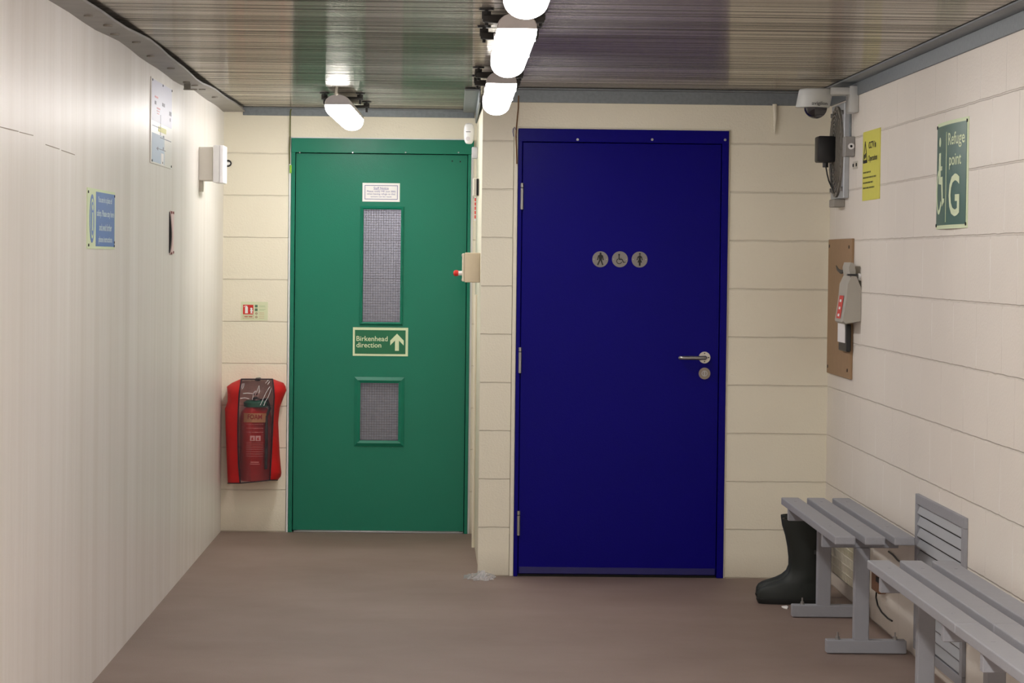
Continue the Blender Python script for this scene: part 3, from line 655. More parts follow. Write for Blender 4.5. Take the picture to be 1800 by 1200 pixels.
# ------------------------------------------------------------------ ceiling lights
def light(Yn, Yf, xc, dz, label, twist=0.0, yb=None, cable=False):
    root = thing('ceiling_light', (xc, Yn, 2.11 + dz), label, 'light', 'batten lights under the metal ceiling')
    hw = .061; zj = 2.165 + dz; zt = 2.214 + dz; zb_ = 2.108 + dz
    def sec(Y, k, up):
        n = 14; pts = []; x0 = xc + twist * (Y - Yn)
        for i in range(n + 1):
            a = PI * i / n; c, s_ = math.cos(a), math.sin(a)
            pts.append((x0 + hw * k * c, Y, zj + ((zt - zj) if up else (zb_ - zj)) * (abs(s_) ** .8) * (.55 + .45 * k)))
        return pts
    ys = [Yn, Yn + .02, Yn + .05, Yf - .05, Yf - .02, Yf]; ks = [.93, .99, 1, 1, .95, .85]
    b = B(); b.loft([sec(y, k, True) for y, k in zip(ys, ks)]); b.build('body', m_lbody, root, True, 50)
    b = B(); b.loft([sec(y, k * .985, False) for y, k in zip(ys, ks)]); b.build('diffuser', m_diff, root, True, 60)
    for Y in ((Yn + .35, Yf - .42) ):
        x0 = xc + twist * (Y - Yn)
        for s in (-1, 1):
            b = B(); b.box((x0 + s * (hw + .0005), Y - .010, zj - .012), (x0 + s * (hw + .004), Y + .010, zj + .012), bev=.001); b.build('clip', m_lbody, root)
    for Y in yb:
        x0 = xc + twist * (Y - Yn)
        b = B(); b.box((x0 - .098, Y - .02, 2.226 + dz * .5), (x0 + .098, Y + .02, 2.250), bev=.003); mb = b.build('mounting_bar', mat('bracket_dark', (46, 44, 42), .5, .4), root)
        for s in (-1, 1):
            b = B(); b.cyl((x0 + s * .086, Y, 2.215), (x0 + s * .086, Y, ZC), .006, n=8); b.cyl((x0 + s * .086, Y, 2.236), (x0 + s * .086, Y, 2.262), .017, n=6); b.cyl((x0 + s * .086, Y, 2.2655), (x0 + s * .086, Y, ZC), .024, n=12); b.build('bolt', m_black, mb)
        b = B(); b.box((x0 - .02, Y - .015, zt - .01), (x0 + .02, Y + .015, 2.23), bev=.002); b.build('hanger', m_rust, root)
    if cable:
        b = B(); b.tube([(xc + .0, Yn + .03, zt - .002), (xc - .006, Yn - .02, zt + .0), (xc - .004, Yn - .02, zt + .025), (xc - .002, Yn - .01, ZC)], .006, 8); b.build('cable', m_offw, root, True)
    return root
light(6.15, 7.62, .186, 0, 'lit batten light nearest the viewer, cut off by the top of the photo', yb=(6.6, 7.3))
light(8.6, 10.08, .186, 0, 'lit batten light, the middle one of the row of three', yb=(9.15, 9.85))
light(11.3, 12.72, .186, 0, 'lit batten light, furthest of the row of three, above the pillar', yb=(11.95, 12.5))
light(13.5, 15.0, -.545, .024, 'lit batten light on its own above the green door', twist=.012, yb=(13.95, 14.7), cable=True)

def area(loc, sx, sy, power, col=(1, .97, .93), rot=(0, 0, 0)):
    l = bpy.data.lights.new('area_lamp', 'AREA'); l.shape = 'RECTANGLE'; l.size = sx; l.size_y = sy; l.energy = power; l.color = col
    o = bpy.data.objects.new('area_lamp', l); C.objects.link(o); o.location = loc; o.rotation_euler = rot; return o
for y in (4.2, 1.6, -1.2): area((.186, y, 2.15), .3, 1.5, 120)
area((-.1, YA + .75, 2.2), 1.0, .4, 120, (1, .96, .98))

# ------------------------------------------------------------------ benches along the right wall
m_slat = m_bench
def bench(Yf, length, label, brackets):
    root = thing('slatted_bench', (1.55, Yf, 0), label, 'bench', 'grey slatted benches along the right wall')
    for x in (1.405, 1.514, 1.622):
        B().box((x, Yf - length, .452), (x + .075, Yf, .482), bev=.004, seg=2).build('slat', m_slat, root)
    for i, d in enumerate(brackets):
        Y = Yf - d
        b = B(); b.box((1.411, Y - .02, .402), (1.70, Y + .02, .452), bev=.002); b.build('cross_bracket', m_bench, root)
        B().box((1.535, Y - .025, .05), (1.592, Y + .025, .402), bev=.003).build('leg', m_bench, root)
        ft = B().box((1.432, Y - .03, .002), (1.735, Y + .03, .052), bev=.003).build('foot', m_bench, root)
        for x in (1.476, 1.695):
            b = B(); b.cyl((x, Y, .052), (x, Y, .056), .011, n=12); b.cyl((x, Y, .056), (x, Y, .064), .008, n=6); b.cyl((x, Y, .06), (x, Y, .08), .0035, n=8); b.build('bolt', m_steel, ft)
        for x in (1.442, 1.551, 1.66):
            b = B(); b.cyl((x, Y, .482), (x, Y, .4828), .006, n=10); b.build('slat_bolt', m_bench, root)
    return root
bench(12.15, 1.72, 'grey slatted bench nearest the blue door with black boots beyond it', (.2, 1.3))
bench(9.62, 1.68, 'grey slatted bench in front of the lower part of the wall louvre', (.25, 1.45))
bench(7.93, 1.72, 'grey slatted bench nearest the viewer, cut by the right edge of the photo', (.37, 1.45))

# ------------------------------------------------------------------ boots (pair, one directly behind the other)
def boot(x, y, label):
    root = thing('wellington_boot', (x, y, 0), label, 'boot', 'pair of black rubber boots')
    # z, toe x, heel x, half width
    S = [(z * .965, a, c, w) for z, a, c, w in [(.004, -.140, .150, .050), (.012, -.146, .152, .053), (.03, -.148, .150, .054), (.05, -.146, .148, .054), (.066, -.138, .146, .052), (.078, -.120, .145, .050), (.088, -.092, .144, .048), (.098, -.064, .143, .046), (.112, -.036, .142, .045), (.13, -.016, .142, .045), (.155, -.006, .143, .046), (.19, -.006, .146, .052), (.24, -.012, .15, .058), (.29, -.022, .154, .063), (.335, -.036, .157, .065), (.376, -.042, .158, .066), (.382, -.042, .158, .066)]]
    def ring(z, a, c, w, n=36):
        cx_ = (a + c) / 2; rx = (c - a) / 2; pts = []
        for i in range(n):
            t = 2 * PI * i / n; k = .75 if z < .09 else .95
            ct, st = math.cos(t), math.sin(t)
            pts.append((x + cx_ + rx * math.copysign(abs(ct) ** k, ct), y + w * math.copysign(abs(st) ** k, st) * (1 if z > .1 else (1 - .18 * (ct > .0) * ct)), z))
        return pts
    b = B(); inner = [(z, a + .006, c - .006, w - .006) for z, a, c, w in S[:8:-1]]
    b.loft([ring(*s) for s in S] + [ring(*s) for s in inner]); b.build('upper', m_rubber, root, True, 60)
    b = B(); b.loft([ring(.0005, -.142, .152, .052), ring(.018, -.150, .155, .0575), ring(.022, -.150, .155, .0575), ring(.024, -.147, .152, .054)]); b.build('sole', m_rubber2, root, True, 40)
    T = frame((x + .09, y - .062, .22), 'back'); B(T).box((0, 0, 0), (.045, .018, .004), bev=.001).build('badge', mat('badge', (52, 56, 54), .5), root)
    return root
bt = onZ(1330, 1050, .03)
boot(1.484, 12.42, 'black rubber boot with its toe pointing left, standing beyond the far bench')
boot(1.498, 12.60, 'black rubber boot standing directly behind the front boot')

# ------------------------------------------------------------------ right wall: louvre vent
a = onX(1614, 867, XR - .004); c = onX(1700, 912, XR - .004)
T = frame((XR - .0005, a.y, 0), 'right'); W = a.y - c.y; zt, zb = a.z, .04
lv = thing('wall_louvre', (XR, (a.y + c.y) / 2, zb), 'tall grey metal louvre vent in the right wall behind the benches', 'vent')
b = B(T); fw = .036
b.box((0, zb, 0), (W, zb + fw, .014), bev=.001); b.box((0, zt - fw, 0), (W, zt, .014), bev=.001); b.box((0, zb + fw + .0005, 0), (fw * 1.4, zt - fw - .0005, .014), bev=.001); b.box((W - fw * 1.4, zb + fw + .0005, 0), (W, zt - fw - .0005, .014), bev=.001)
b.build('frame', m_bench, lv)
b = B(T); nS = 12; pz = (zt - zb - 2 * fw) / nS
for i in range(nS):
    z1 = zt - fw - i * pz
    b.prism([(z1 - pz * .05, .003), (z1 - pz * .74, .0135), (z1 - pz * .82, .0135), (z1 - pz * .16, .0012)], fw * 1.4, W - fw * 1.4, ax=0)
b.build('slats', mat('louvre_grey', (160, 163, 168), .5), lv)
B(T).box((fw, zb + fw, 0), (W - fw, zt - fw, .0005)).build('backing', m_dark, lv)

# heater guard under the far bench
gy0, gy1, gxs, gz0, gz1 = 11.93, 12.85, 1.70, .11, .37
hg = thing('heater', (1.72, gy0, gz0), 'low wall heater with a wire mesh guard under the far bench', 'heater')
b = B()
for i in range(24):
    y = gy0 + (gy1 - gy0) * i / 23; b.tube([(XR - .002, y, gz1), (gxs, y, gz1), (gxs, y, gz0), (XR - .002, y, gz0)], .0026, 5)
for i in range(8):
    z = gz0 + (gz1 - gz0) * i / 7; b.tube([(gxs, gy0, z), (gxs, gy1, z)], .0026, 5)
for i in range(3): 
    for z in (gz0, gz1): b.tube([(gxs + .03 * i, gy0, z), (gxs + .03 * i, gy1, z)], .0026, 5)
for z in [gz0 + .03 * i for i in range(9)]: b.tube([(gxs, gy0, z), (XR - .002, gy0, z)], .0026, 5)
b.build('wire_guard', m_mesh, hg)
B().tube([(XR - .032, gy0 + .08, .24), (XR - .032, gy1 - .08, .24)], .019, 16).build('heater_tube', mat('heater_olive', (150, 146, 92), .5), hg, True)
for y in (gy0 + .15, gy1 - .15): B().box((XR - .03, y - .01, .232), (XR, y + .01, .248)).build('bracket', m_galv, hg)
b = B(); q0, q1 = onX(1537, 1035, 1.735), onX(1549, 1012, 1.735)
tb = thing('socket_box', (XR, q0.y, q0.z), 'small brown fitting on the right wall under the benches', 'box')
B().box((XR - .035, q1.y, q0.z), (XR, q0.y, q1.z), bev=.004).build('housing', m_tan, tb)
p = onX(1543, 1019, 1.72); B().box((XR - .038, p.y - .05, p.z - .01), (XR - .034, p.y + .05, p.z + .01)).build('switch', m_dark, tb)
pts = [onX(x, y, 1.754) for x, y in ((1541, 1034), (1540, 1050), (1543, 1064), (1550, 1076), (1560, 1086), (1568, 1091))]
b = B(); b.tube(pts, .0035, 7); o = b.build('loose_cable', m_black); rehome(o, pts[-1]); tag(o, 'thin black cable drooping down the right wall below the bench', 'cable')
pts = [onX(x, y, 1.754) for x, y in ((1562, 969), (1570, 975), (1578, 984), (1586, 990))]
b = B(); b.tube(pts, .004, 7); o = b.build('loose_cable', m_black); rehome(o, pts[-1]); tag(o, 'short dark cable on the right wall seen below the far bench slats', 'cable')

# ------------------------------------------------------------------ right wall: refuge sign
def wall_sign(name, x0, y0t, y0b, x1, side, label, cat):
    X = XR if side == 'right' else XL
    a, c, b_ = onX(x0, y0t, X), onX(x0, y0b, X), onX(x1, 400, X)
    W = abs(a.y - b_.y); H = a.z - c.z
    O = (X + (.001 if side == 'right' else -.001), a.y, c.z); return thing(name, O, label, cat), frame(O, side), W, H
root, T, W, H = wall_sign('refuge_sign', 1649.5, 219, 403, 1701, 'right', 'dark green Refuge point G sign with a wheelchair symbol on the right wall', 'sign')
curve = lambda a: .012 * math.sin(PI * max(0, min(1, a / W)))
def bent(b, u0, v0, u1, v1, w, th=.0012, n=16):
    R = [[(u0 + (u1 - u0) * i / n, vv, w + curve(u0 + (u1 - u0) * i / n) + t) for vv, t in ((v0, 0), (v1, 0), (v1, th), (v0, th))] for i in range(n + 1)]
    b.loft(R)
b = B(T); bent(b, 0, 0, W, H, .001, .002); b.build('panel', m_glow, root, True, 30)
b = B(T); bent(b, .004, H * .035, W * .965, H * .965, .003); b.build('green_field', m_sgreen2, root)
wp = lambda a, c: curve(a)
b = B(T); bent(b, W * .425, H * .06, W * .437, H * .9, .0045)
b.build('divider', m_glow, root)
b = B(T); b.text('Refuge', W * .49, H * .735, W * .44, H * .15, .0052, bold=.012, warp=wp); b.text('point', W * .53, H * .545, W * .32, H * .14, .0052, bold=.012, warp=wp); b.text('G', W * .53, H * .11, W * .29, H * .39, .0052, bold=.012, warp=wp); b.build('lettering', m_glow, root)
b = B(lambda p: T((p[0], p[1], p[2] + curve(p[0]))))
su = W / 240; sv = H / 905
def uu(x): return (x - 238) * W / (480 - 238)
def vv(y): return (1075 - y) * H / (1075 - 175)
w0, w1 = .0035, .0050
b.disc((uu(277), vv(337)), H * .045, w0, w1, 24, ru=W * .04)
b.prism([(uu(268), vv(430)), (uu(286), vv(430)), (uu(288), vv(545)), (uu(303), vv(545)), (uu(303), vv(580)), (uu(287), vv(580)), (uu(287), vv(635)), (uu(308), vv(635)), (uu(314), vv(820)), (uu(327), vv(820)), (uu(327), vv(850)), (uu(306), vv(885)), (uu(297), vv(700)), (uu(266), vv(690))], w0, w1)
n = 30; cxy = (uu(272), vv(760)); 
pts = []
A0, A1 = math.radians(105), math.radians(330)
for (ru, rv) in ((uu(272 + 32) - uu(272), vv(570) - vv(760)), (uu(272 + 22) - uu(272), vv(605) - vv(760))):
    q = [(cxy[0] + ru * math.cos(A0 + (A1 - A0) * i / n), cxy[1] + rv * math.sin(A0 + (A1 - A0) * i / n)) for i in range(n + 1)]
    pts.append(q)
for i in range(n): b.prism([pts[0][i], pts[0][i + 1], pts[1][i + 1], pts[1][i]], w0, w1)
b.build('wheelchair_symbol', m_glow, root)
for a_, c_ in ((.02, .965), (.97, .965), (.02, .035), (.97, .035)):
    k = B(T); k.disc((W * a_, H * c_), .006, .002, .007, 12); k.build('screw', m_dark, root)

# yellow CCTV sign
root, T, W, H = wall_sign('cctv_sign', 1518.5, 233, 353, 1546, 'right', 'yellow CCTV in Operation sign on the right wall beside the camera', 'sign')
B(T).box((0, 0, 0), (W, H, .004)).build('panel', m_yel, root)
U = lambda x: (x - 75) * W / (280 - 75)
Vv = lambda y: (1140 - y) * H / (1140 - 120)
b = B(T); b.text('CCTV in', W * .36, H * .74, W * .42, H * .10, .005, bold=.012); b.text('Operation', W * .34, H * .535, W * .52, H * .11, .005, bold=.012)
b.build('lettering', m_blackp, root)
b = B(T)
tri = [(.03, .56), (.27, .56), (.15, .85)]
tri = [(x * W, y * H) for x, y in tri]
for i in range(3): b.bar(tri[i], tri[(i + 1) % 3], .010, .004, .005)
b.bar((W * .10, H * .63), (W * .19, H * .66), .018, .004, .005); b.box((W * .07, H * .575, .004), (W * .23, H * .59, .005))
b.build('camera_symbol', m_blackp, root)
b = B(T)
for k, wd in enumerate((.48, .8, .62, .7)):
    x = .05
    while x < wd: 
        L_ = random.uniform(.05, .12); b.box((x * W, H * (.395 - k * .075), .004), (min(x + L_, wd) * W, H * (.418 - k * .075), .0046)); x += L_ + .025
b.build('small_print', mat('print_olive', (70, 72, 20), .6), root)

# ------------------------------------------------------------------ emergency telephone on a brown board
p0, p1 = onX(1461, 421, XR), onX(1502, 421, XR); zb_ = onX(1459, 655, XR).z; zt_ = p0.z
T = frame((XR, p0.y, zb_), 'right'); W, H = p0.y - p1.y, zt_ - zb_
bd = thing('mounting_board', (XR, p0.y, zb_), 'brown wooden board on the right wall behind the grey telephone hood', 'board')
B(T).box((0, 0, 0), (W, H, .012), bev=.002).build('panel', m_board, bd)
for a_, c_ in ((.05, .95), (.9, .94), (.05, .05), (.9, .06)):
    k = B(T); k.disc((W * a_, H * c_), .008, .011, .014, 10); k.build('screw', m_dark, bd)
Yn, Yf = 12.32, 12.585
ph = thing('telephone_hood', (XR, Yn, onY(1500, 570, Yn).z), 'grey moulded telephone hood with a red label projecting from the board', 'telephone')
def hx(px, py, Y=Yn): q = onY(px, py, Y); return q.x, q.z
side_near = [hx(1519, 566), hx(1486, 570), hx(1481, 566), hx(1488, 520), hx(1490, 498), hx(1497, 483), hx(1506, 484), hx(1519, 506)]
b = B(); rings = []
for Y, k in ((Yn + .002, .93), (Yn, .96), (Yn + .02, 1), (Yf - .03, 1), (Yf, .94)):
    cxm = sum(p[0] for p in side_near) / 8; czm = sum(p[1] for p in side_near) / 8
    rings.append([(min(XR - .001 if x > 1.74 else 9, XR - .001, (cxm + (x - cxm) * k)), Y, czm + (z - czm) * k) for x, z in side_near])
rings = rings[1:]
b.loft(rings); b.build('hood', m_hood, ph, True, 35)
top = [hx(1506, 485), hx(1496, 485), hx(1494, 470), hx(1497, 461), hx(1502, 462), hx(1506, 475)]
b = B(); b.loft([[(x, Y, z) for x, z in top] for Y in (Yn + .03, Yf - .03)]); b.build('hood_neck', m_hood, ph, True, 35)
q0, q1 = hx(1490, 484.5), hx(1507, 481.5); B().box((q0[0], Yn - .004, q0[1]), (q1[0], Yn + .03, q1[1])).build('dark_seam', m_black, ph)
# red label on the sloping front face
fa, fb = hx(1486.5, 566), hx(1488, 520)
def face_pt(t, Y, out=.002): # along front face from bottom to top
    x = side_near[2][0] + (side_near[3][0] - side_near[2][0]) * t - out; z = side_near[2][1] + (side_near[3][1] - side_near[2][1]) * t; return (x, Y, z)
b = B(); b.loft([[face_pt(t, Yn + .07, o_), face_pt(t, Yf - .06, o_)] for t, o_ in ((.12, .0022), (1.0, .0022))], cap=False, closed=False); lb = b.build('red_label', mat('label_red2', (214, 70, 62), .5), ph)
for t0 in (.2, .47, .75):
    b = B(); b.loft([[face_pt(t, Yn + .11, .0035), face_pt(t, Yf - .1, .0035)] for t in (t0, t0 + .1)], cap=False, closed=False); b.build('label_lettering', m_paper, lb)
pn = onX(1472, 600, XR - .03); 
q0, q1 = onX(1472, 600, XR - .035), onX(1485, 563, XR - .035)
b = B(); b.box((XR - .0345, q1.y, q0.z), (XR - .0318, q0.y, q1.z)); o = b.build('paper_slip', m_paper); rehome(o, (XR - .033, q0.y, q0.z)); tag(o, 'white paper slip hanging under the grey telephone hood', 'paper')
q0, q1 = onX(1474.5, 615, XR - .03), onX(1489, 570, XR - .03)
hb = thing('handset_cradle', (XR - .012, q0.y, q0.z), 'black box on the brown board below the telephone hood', 'box')
B().box((XR - .032, q1.y, q0.z), (XR - .012, q0.y, q1.z), bev=.004).build('housing', m_black, hb)
q = onX(1513, 487, XR); k = B(frame(q, 'right')); k.disc((0, 0), .016, 0, .012, 20); o = k.build('round_cap', m_white); rehome(o, q); tag(o, 'small round white cap on the right wall beside the telephone hood', 'cap')
pts = [onX(x, y, XR - .03) for x, y in ((1470, 467), (1473, 474), (1479, 478), (1484, 476))]; b = B(); pts.append(pts[-1] + Vector((.0138, 0, -.004))); b.tube(pts, [.002, .006, .009, .007, .007], 8); b.build('hook', m_black, bd, True)

# ------------------------------------------------------------------ extractor fan, camera
Yfn, Yff = 12.76, 13.18; Xf = 1.732
fz1, fz0 = 2.19, 1.765
fan = thing('extractor_fan', (XR, (Yfn + Yff) / 2, fz0), 'dusty round extractor fan on a grey plate under the dome camera', 'fan')
T = frame((XR, Yff, fz0), 'right'); W, H = Yff - Yfn, fz1 - fz0
B(T).box((0, 0, 0), (W, H, XR - Xf), bev=.003).build('back_plate', m_zinc, fan)
cN = (W / 2, H / 2)
b = B(T); b.ring(cN, .185, .205, XR - Xf, XR - Xf + .010, n=40); b.build('guard_rim', m_rust, fan, True)
b = B(T)
for i in range(9):
    r = .02 + i * .02; z = XR - Xf + .010 + .006 * (1 - (r / .2) ** 2); b.ring(cN, r, r + .006, z, z + .004, n=40)
for k in range(8):
    a = PI * k / 8; b.bar((cN[0] + .2 * math.cos(a), cN[1] + .2 * math.sin(a)), (cN[0] - .2 * math.cos(a), cN[1] - .2 * math.sin(a)), .006, XR - Xf + .010, XR - Xf + .014)
b.build('guard_grille', m_rust, fan)
b = B(T)
for k in range(6):
    a = 2 * PI * k / 6; p = Vector((math.cos(a), math.sin(a))); n_ = Vector((-p.y, p.x)); c0 = Vector(cN)
    P_ = [c0 + p * .03 - n_ * .012, c0 + p * .17 - n_ * .05, c0 + p * .175 + n_ * .035, c0 + p * .03 + n_ * .015]
    vs = [(P_[0].x, P_[0].y, XR - Xf + .003), (P_[1].x, P_[1].y, XR - Xf + .002), (P_[2].x, P_[2].y, XR - Xf + .009), (P_[3].x, P_[3].y, XR - Xf + .008)]
    b.face(vs)
b.build('blades', m_galv, fan)
for s, t_ in ((.08, .1), (.92, .1), (.08, .9), (.92, .9)):
    k = B(T); k.disc((W * s, H * t_), .010, XR - Xf, XR - Xf + .010, 10); k.build('bolt', m_steel, fan)
q0, q1 = onY(1436, 289, 12.93), onY(1466, 239.5, 12.93)
b = B(); b.box((q0.x, 12.90, q0.z + .01), (q1.x + .004, 13.02, q1.z), bev=.008, seg=2); mo = b.build('motor', m_black, fan, True)
q = onY(1452, 291, 12.93); b = B(); b.cyl((q.x, 12.95, q0.z + .012), (q.x, 12.95, q0.z - .012), .013, n=12); b.build('cable_gland', m_black, mo)
b = B(); b.tube([onY(x, y, 12.95) for x, y in ((1452, 294), (1454, 306), (1457, 318), (1461, 327), (1465, 331))], .0035, 7); b.build('cable', m_black, mo)
b = B(); b.tube([onY(x, y, 12.8) for x, y in ((1460, 288), (1461, 305), (1462, 325), (1466, 340))], .003, 7); b.build('cable', m_black, mo)
# trunking piece under the fan
q0, q1 = onY(1465, 366, 12.9), onY(1491, 346, 12.9)
B().box((q0.x + .0, 12.88, q0.z + .006), (min(q1.x, XR), 13.05, fz0 - .002), bev=.003).build('lower_tray', mat('tray_grey', (150, 146, 138), .5), fan)
# isolator with round white gland
Yi = 12.6
q0, q1 = onY(1484, 275, Yi), onY(1502, 240, Yi)
iso = thing('isolator_box', (XR, Yi, q0.z), 'small grey box with a round white gland between the fan and yellow sign', 'box')
B().box((q0.x, Yi - .02, q0.z), (XR, Yi + .06, q1.z), bev=.003).build('housing', mat('iso_grey', (150, 148, 146), .5), iso)
q = onY(1496, 257, Yi - .02); b = B(frame((min(q.x, XR - .014), Yi - .02, q.z), 'back')); b.ring((0, 0), .006, .0135, 0, .012, n=20); b.build('gland', m_white, iso, True)
b = B(frame((min(q.x, XR - .014), Yi - .02, q.z), 'back')); b.disc((0, 0), .0062, 0, .004, 16); b.build('gland_hole', m_dark, iso)
b = B(); b.tube([(XR - .012, 12.66, q1.z), (XR - .012, 12.66, 2.2)], .006, 8); b.build('conduit', m_galv, iso, True)
# sketchy outlet plate on the wall
q = onX(1504, 290, XR); T = frame((XR, q.y, q.z), 'right'); sp = thing('wall_plate', (XR, q.y, q.z), 'tiny plate with two dark screws left of the yellow sign', 'plate')
B(T).box((-.07, -.016, 0), (.07, .016, .003)).build('panel', m_offw, sp)
for s in (-.05, .05): k = B(T); k.disc((s, 0), .008, .003, .005, 10, ru=.014); k.build('screw', m_dark, sp)

# dome camera
Yc = 12.55
def c_(px, py): q = onY(px, py, Yc); return q.x, q.z
dc = thing('dome_camera', (XR, Yc, c_(1440, 209)[1]), 'white dome security camera on a wall bracket in the right corner below the ceiling', 'camera')
q0, q1 = c_(1490, 199), c_(1511, 152)
B().box((q0[0], Yc - .07, q0[1]), (XR, Yc + .07, q1[1]), bev=.006, seg=2).build('wall_bracket', mat('camera_grey', (200, 202, 200), .4), dc, True)
a0, a1 = c_(1468, 166), c_(1492, 154)
xa, za = c_(1456, 153.5); xb, zb2 = c_(1497, 168)
B().box((xa, Yc - .055, zb2), (xb, Yc + .055, za), bev=.01, seg=2).build('bracket_arm', mat('camera_grey', (200, 202, 200), .4), dc, True)
xl_t, xr_t = c_(1405, 157)[0], c_(1465, 155)[0]; xl_b, xr_b = c_(1398.5, 190)[0], c_(1458, 188)[0]
zt2, zb3 = c_(1430, 156)[1], c_(1430, 189)[1]
b = B(); rings = []
for t, gr in ((0, .8), (0.03, .96), (.1, 1.0), (.5, 1.0), (1, 1.0)):
    xl = xl_t + (xl_b - xl_t) * t; xr = xr_t + (xr_b - xr_t) * t; z = zt2 + (zb3 - zt2) * t
    cx_ = (xl + xr) / 2; r = (xr - xl) / 2 * gr
    rings.append([(cx_ + r * math.cos(2 * PI * k / 40), Yc + r * math.sin(2 * PI * k / 40), z) for k in range(40)])
b.loft(rings); hs = b.build('housing', mat('camera_grey', (200, 202, 200), .4), dc, True, 50)
cx_ = (xl_b + xr_b) / 2; R_ = (xr_b - xl_b) / 2
b = B(); b.ring((0, 0), R_ * .97, R_ * 1.005, 0, .003, n=40) if False else None
zsm = zt2 + (zb3 - zt2) * .28
b = B(); xc_ = (xl_t + xr_t) / 2 + (cx_ - (xl_t + xr_t) / 2) * .28
b.loft([[(xc_ + (R_ * .992) * math.cos(2 * PI * k / 40), Yc + (R_ * .992) * math.sin(2 * PI * k / 40), z) for k in range(40)] for z in (zsm - .0012, zsm + .0012)]); b.build('housing_seam', m_galv, dc)
dx = c_(1433.5, 190)[0]; rd = (c_(1454, 190)[0] - c_(1413, 190)[0]) / 2; hz = zb3 - c_(1433, 209)[1]
b = B(); rings = []
for i in range(9):
    a = PI / 2 * i / 9; rings.append([(dx + rd * math.cos(a) * math.cos(2 * PI * k / 32), Yc + rd * math.cos(a) * math.sin(2 * PI * k / 32), zb3 + .001 - hz * math.sin(a)) for k in range(24)])
b.loft(rings); b.build('smoked_dome', mat('smoked_dome', (34, 32, 36), .08, coat=.5), dc, True)
q0, q1 = c_(1423, 187.5), c_(1452, 180)
b = B(frame((0, Yc, 0), 'back')); b.text('avigilon', q0[0], q0[1], q1[0] - q0[0], q1[1] - q0[1], 0, bold=.01, warp=lambda a, c: math.sqrt(max(0, (R_ + .003) ** 2 - (a - cx_) ** 2)) + .002); b.build('brand_lettering', mat('brand_grey', (70, 72, 76), .5), dc)

# ------------------------------------------------------------------ left wall
root, T, W, H = wall_sign('safety_notice', 152.5, 329, 437, 200.5, 'left', 'blue and pale sign about a place of safety on the left wall', 'sign')
B(T).box((0, 0, 0), (W, H, .004)).build('panel', m_glow, root)
B(T).box((W * .29, H * .045, .004), (W * .975, H * .955, .005)).build('blue_field', m_sblue, root)
b = B(T); n = 40
b.prism([(W * (.155 + .085 * math.cos(2 * PI * i / n)), H * (.5 + .40 * math.sin(2 * PI * i / n))) for i in range(n)], .004, .005); b.build('blue_roundel', m_sblue, root)
b = B(T); b.prism([(W * (.155 + .063 * math.cos(2 * PI * i / n)), H * (.5 + .33 * math.sin(2 * PI * i / n))) for i in range(n)], .005, .0055); b.build('roundel_ring', m_glow, root)
b = B(T); b.prism([(W * (.155 + .050 * math.cos(2 * PI * i / n)), H * (.5 + .28 * math.sin(2 * PI * i / n))) for i in range(n)], .0055, .006); b.build('roundel_centre', m_sblue, root)
b = B(T); b.box((W * .14, H * .3, .006), (W * .17, H * .6, .0066)); b.disc((W * .155, H * .68), H * .05, .006, .0066, 16, ru=W * .018); b.build('roundel_mark', m_glow, root)
b = B(T); b.text('You are in a place of', W * .35, H * .755, W * .52, H * .13, .0055, bold=.02); b.text('safety. Please stay here', W * .31, H * .52, W * .63, H * .14, .0055, bold=.02); b.text('and await further', W * .4, H * .31, W * .46, H * .12, .0055, bold=.02); b.text('phone instructions', W * .38, H * .085, W * .5, H * .13, .0055, bold=.02)
b.build('lettering', m_ltblue, root)
for a_, c_ in ((.02, .93), (.97, .93), (.04, .06), (.97, .06), (.97, .12)):
    k = B(T); k.disc((W * a_, H * c_), .005, .004, .006, 10, ru=.009); k.build('screw', m_dark, root)

root, T, W, H = wall_sign('station_plan', 264, 134, 286, 299, 'left', 'tall framed plan sheet with pale blue areas high on the left wall', 'plan')
B(T).box((0, 0, 0), (W, H, .006), bev=.001).build('panel', m_plan, root)
B(T).box((W * .02, H * .50, .006), (W * .97, H * .985, .0066)).build('lilac_area', m_lilac, root)
B(T).box((W * .04, H * .02, .006), (W * .62, H * .36, .0066)).build('blue_area', m_bluepr, root)
b = B(T); b.box((W * .33, H * .40, .006), (W * .7, H * .46, .007)); b.build('yellow_label', mat('plan_yellow', (226, 222, 130), .5), root)
b = B(T); b.box((W * .46, H * .01, .0068), (W * .58, H * .15, .0074)); b.build('white_area', m_paper, root)
b = B(T)
for a_ in ((.42, .36, .425, .6), (.05, .44, .42, .445), (.42, .33, .95, .335), (.3, .19, .68, .195)): b.box((W * a_[0], H * a_[1], .0066), (W * a_[2], H * a_[3] + .001, .0074))
b.prism([(W * .24, H * .19), (W * .32, H * .215), (W * .32, H * .17)], .0068, .0076)
for a_ in ((.55, .345, .6, .37), (.85, .65, .95, .70), (.88, .58, .91, .62), (.15, .70, .22, .74), (.5, .72, .62, .76), (.55, .20, .58, .23)): b.box((W * a_[0], H * a_[1], .0068), (W * a_[2], H * a_[3], .0074))
b.build('plan_lines', mat('plan_grey', (120, 120, 140), .5), root)
b = B(T)
for a_ in ((.25, .66, .4, .675), (.25, .63, .38, .64), (.27, .60, .36, .61), (.15, .78, .3, .80)): b.box((W * a_[0], H * a_[1], .0068), (W * a_[2], H * a_[3], .0074))
b.build('pink_print', mat('plan_pink', (220, 150, 160), .5), root)
for a_, c_ in ((.05, .97), (.53, .97), (.97, .97), (.05, .03), (.53, .04), (.97, .03)):
    k = B(T); k.disc((W * a_, H * c_), .005, .006, .008, 10, ru=.009); k.build('screw', m_dark, root)

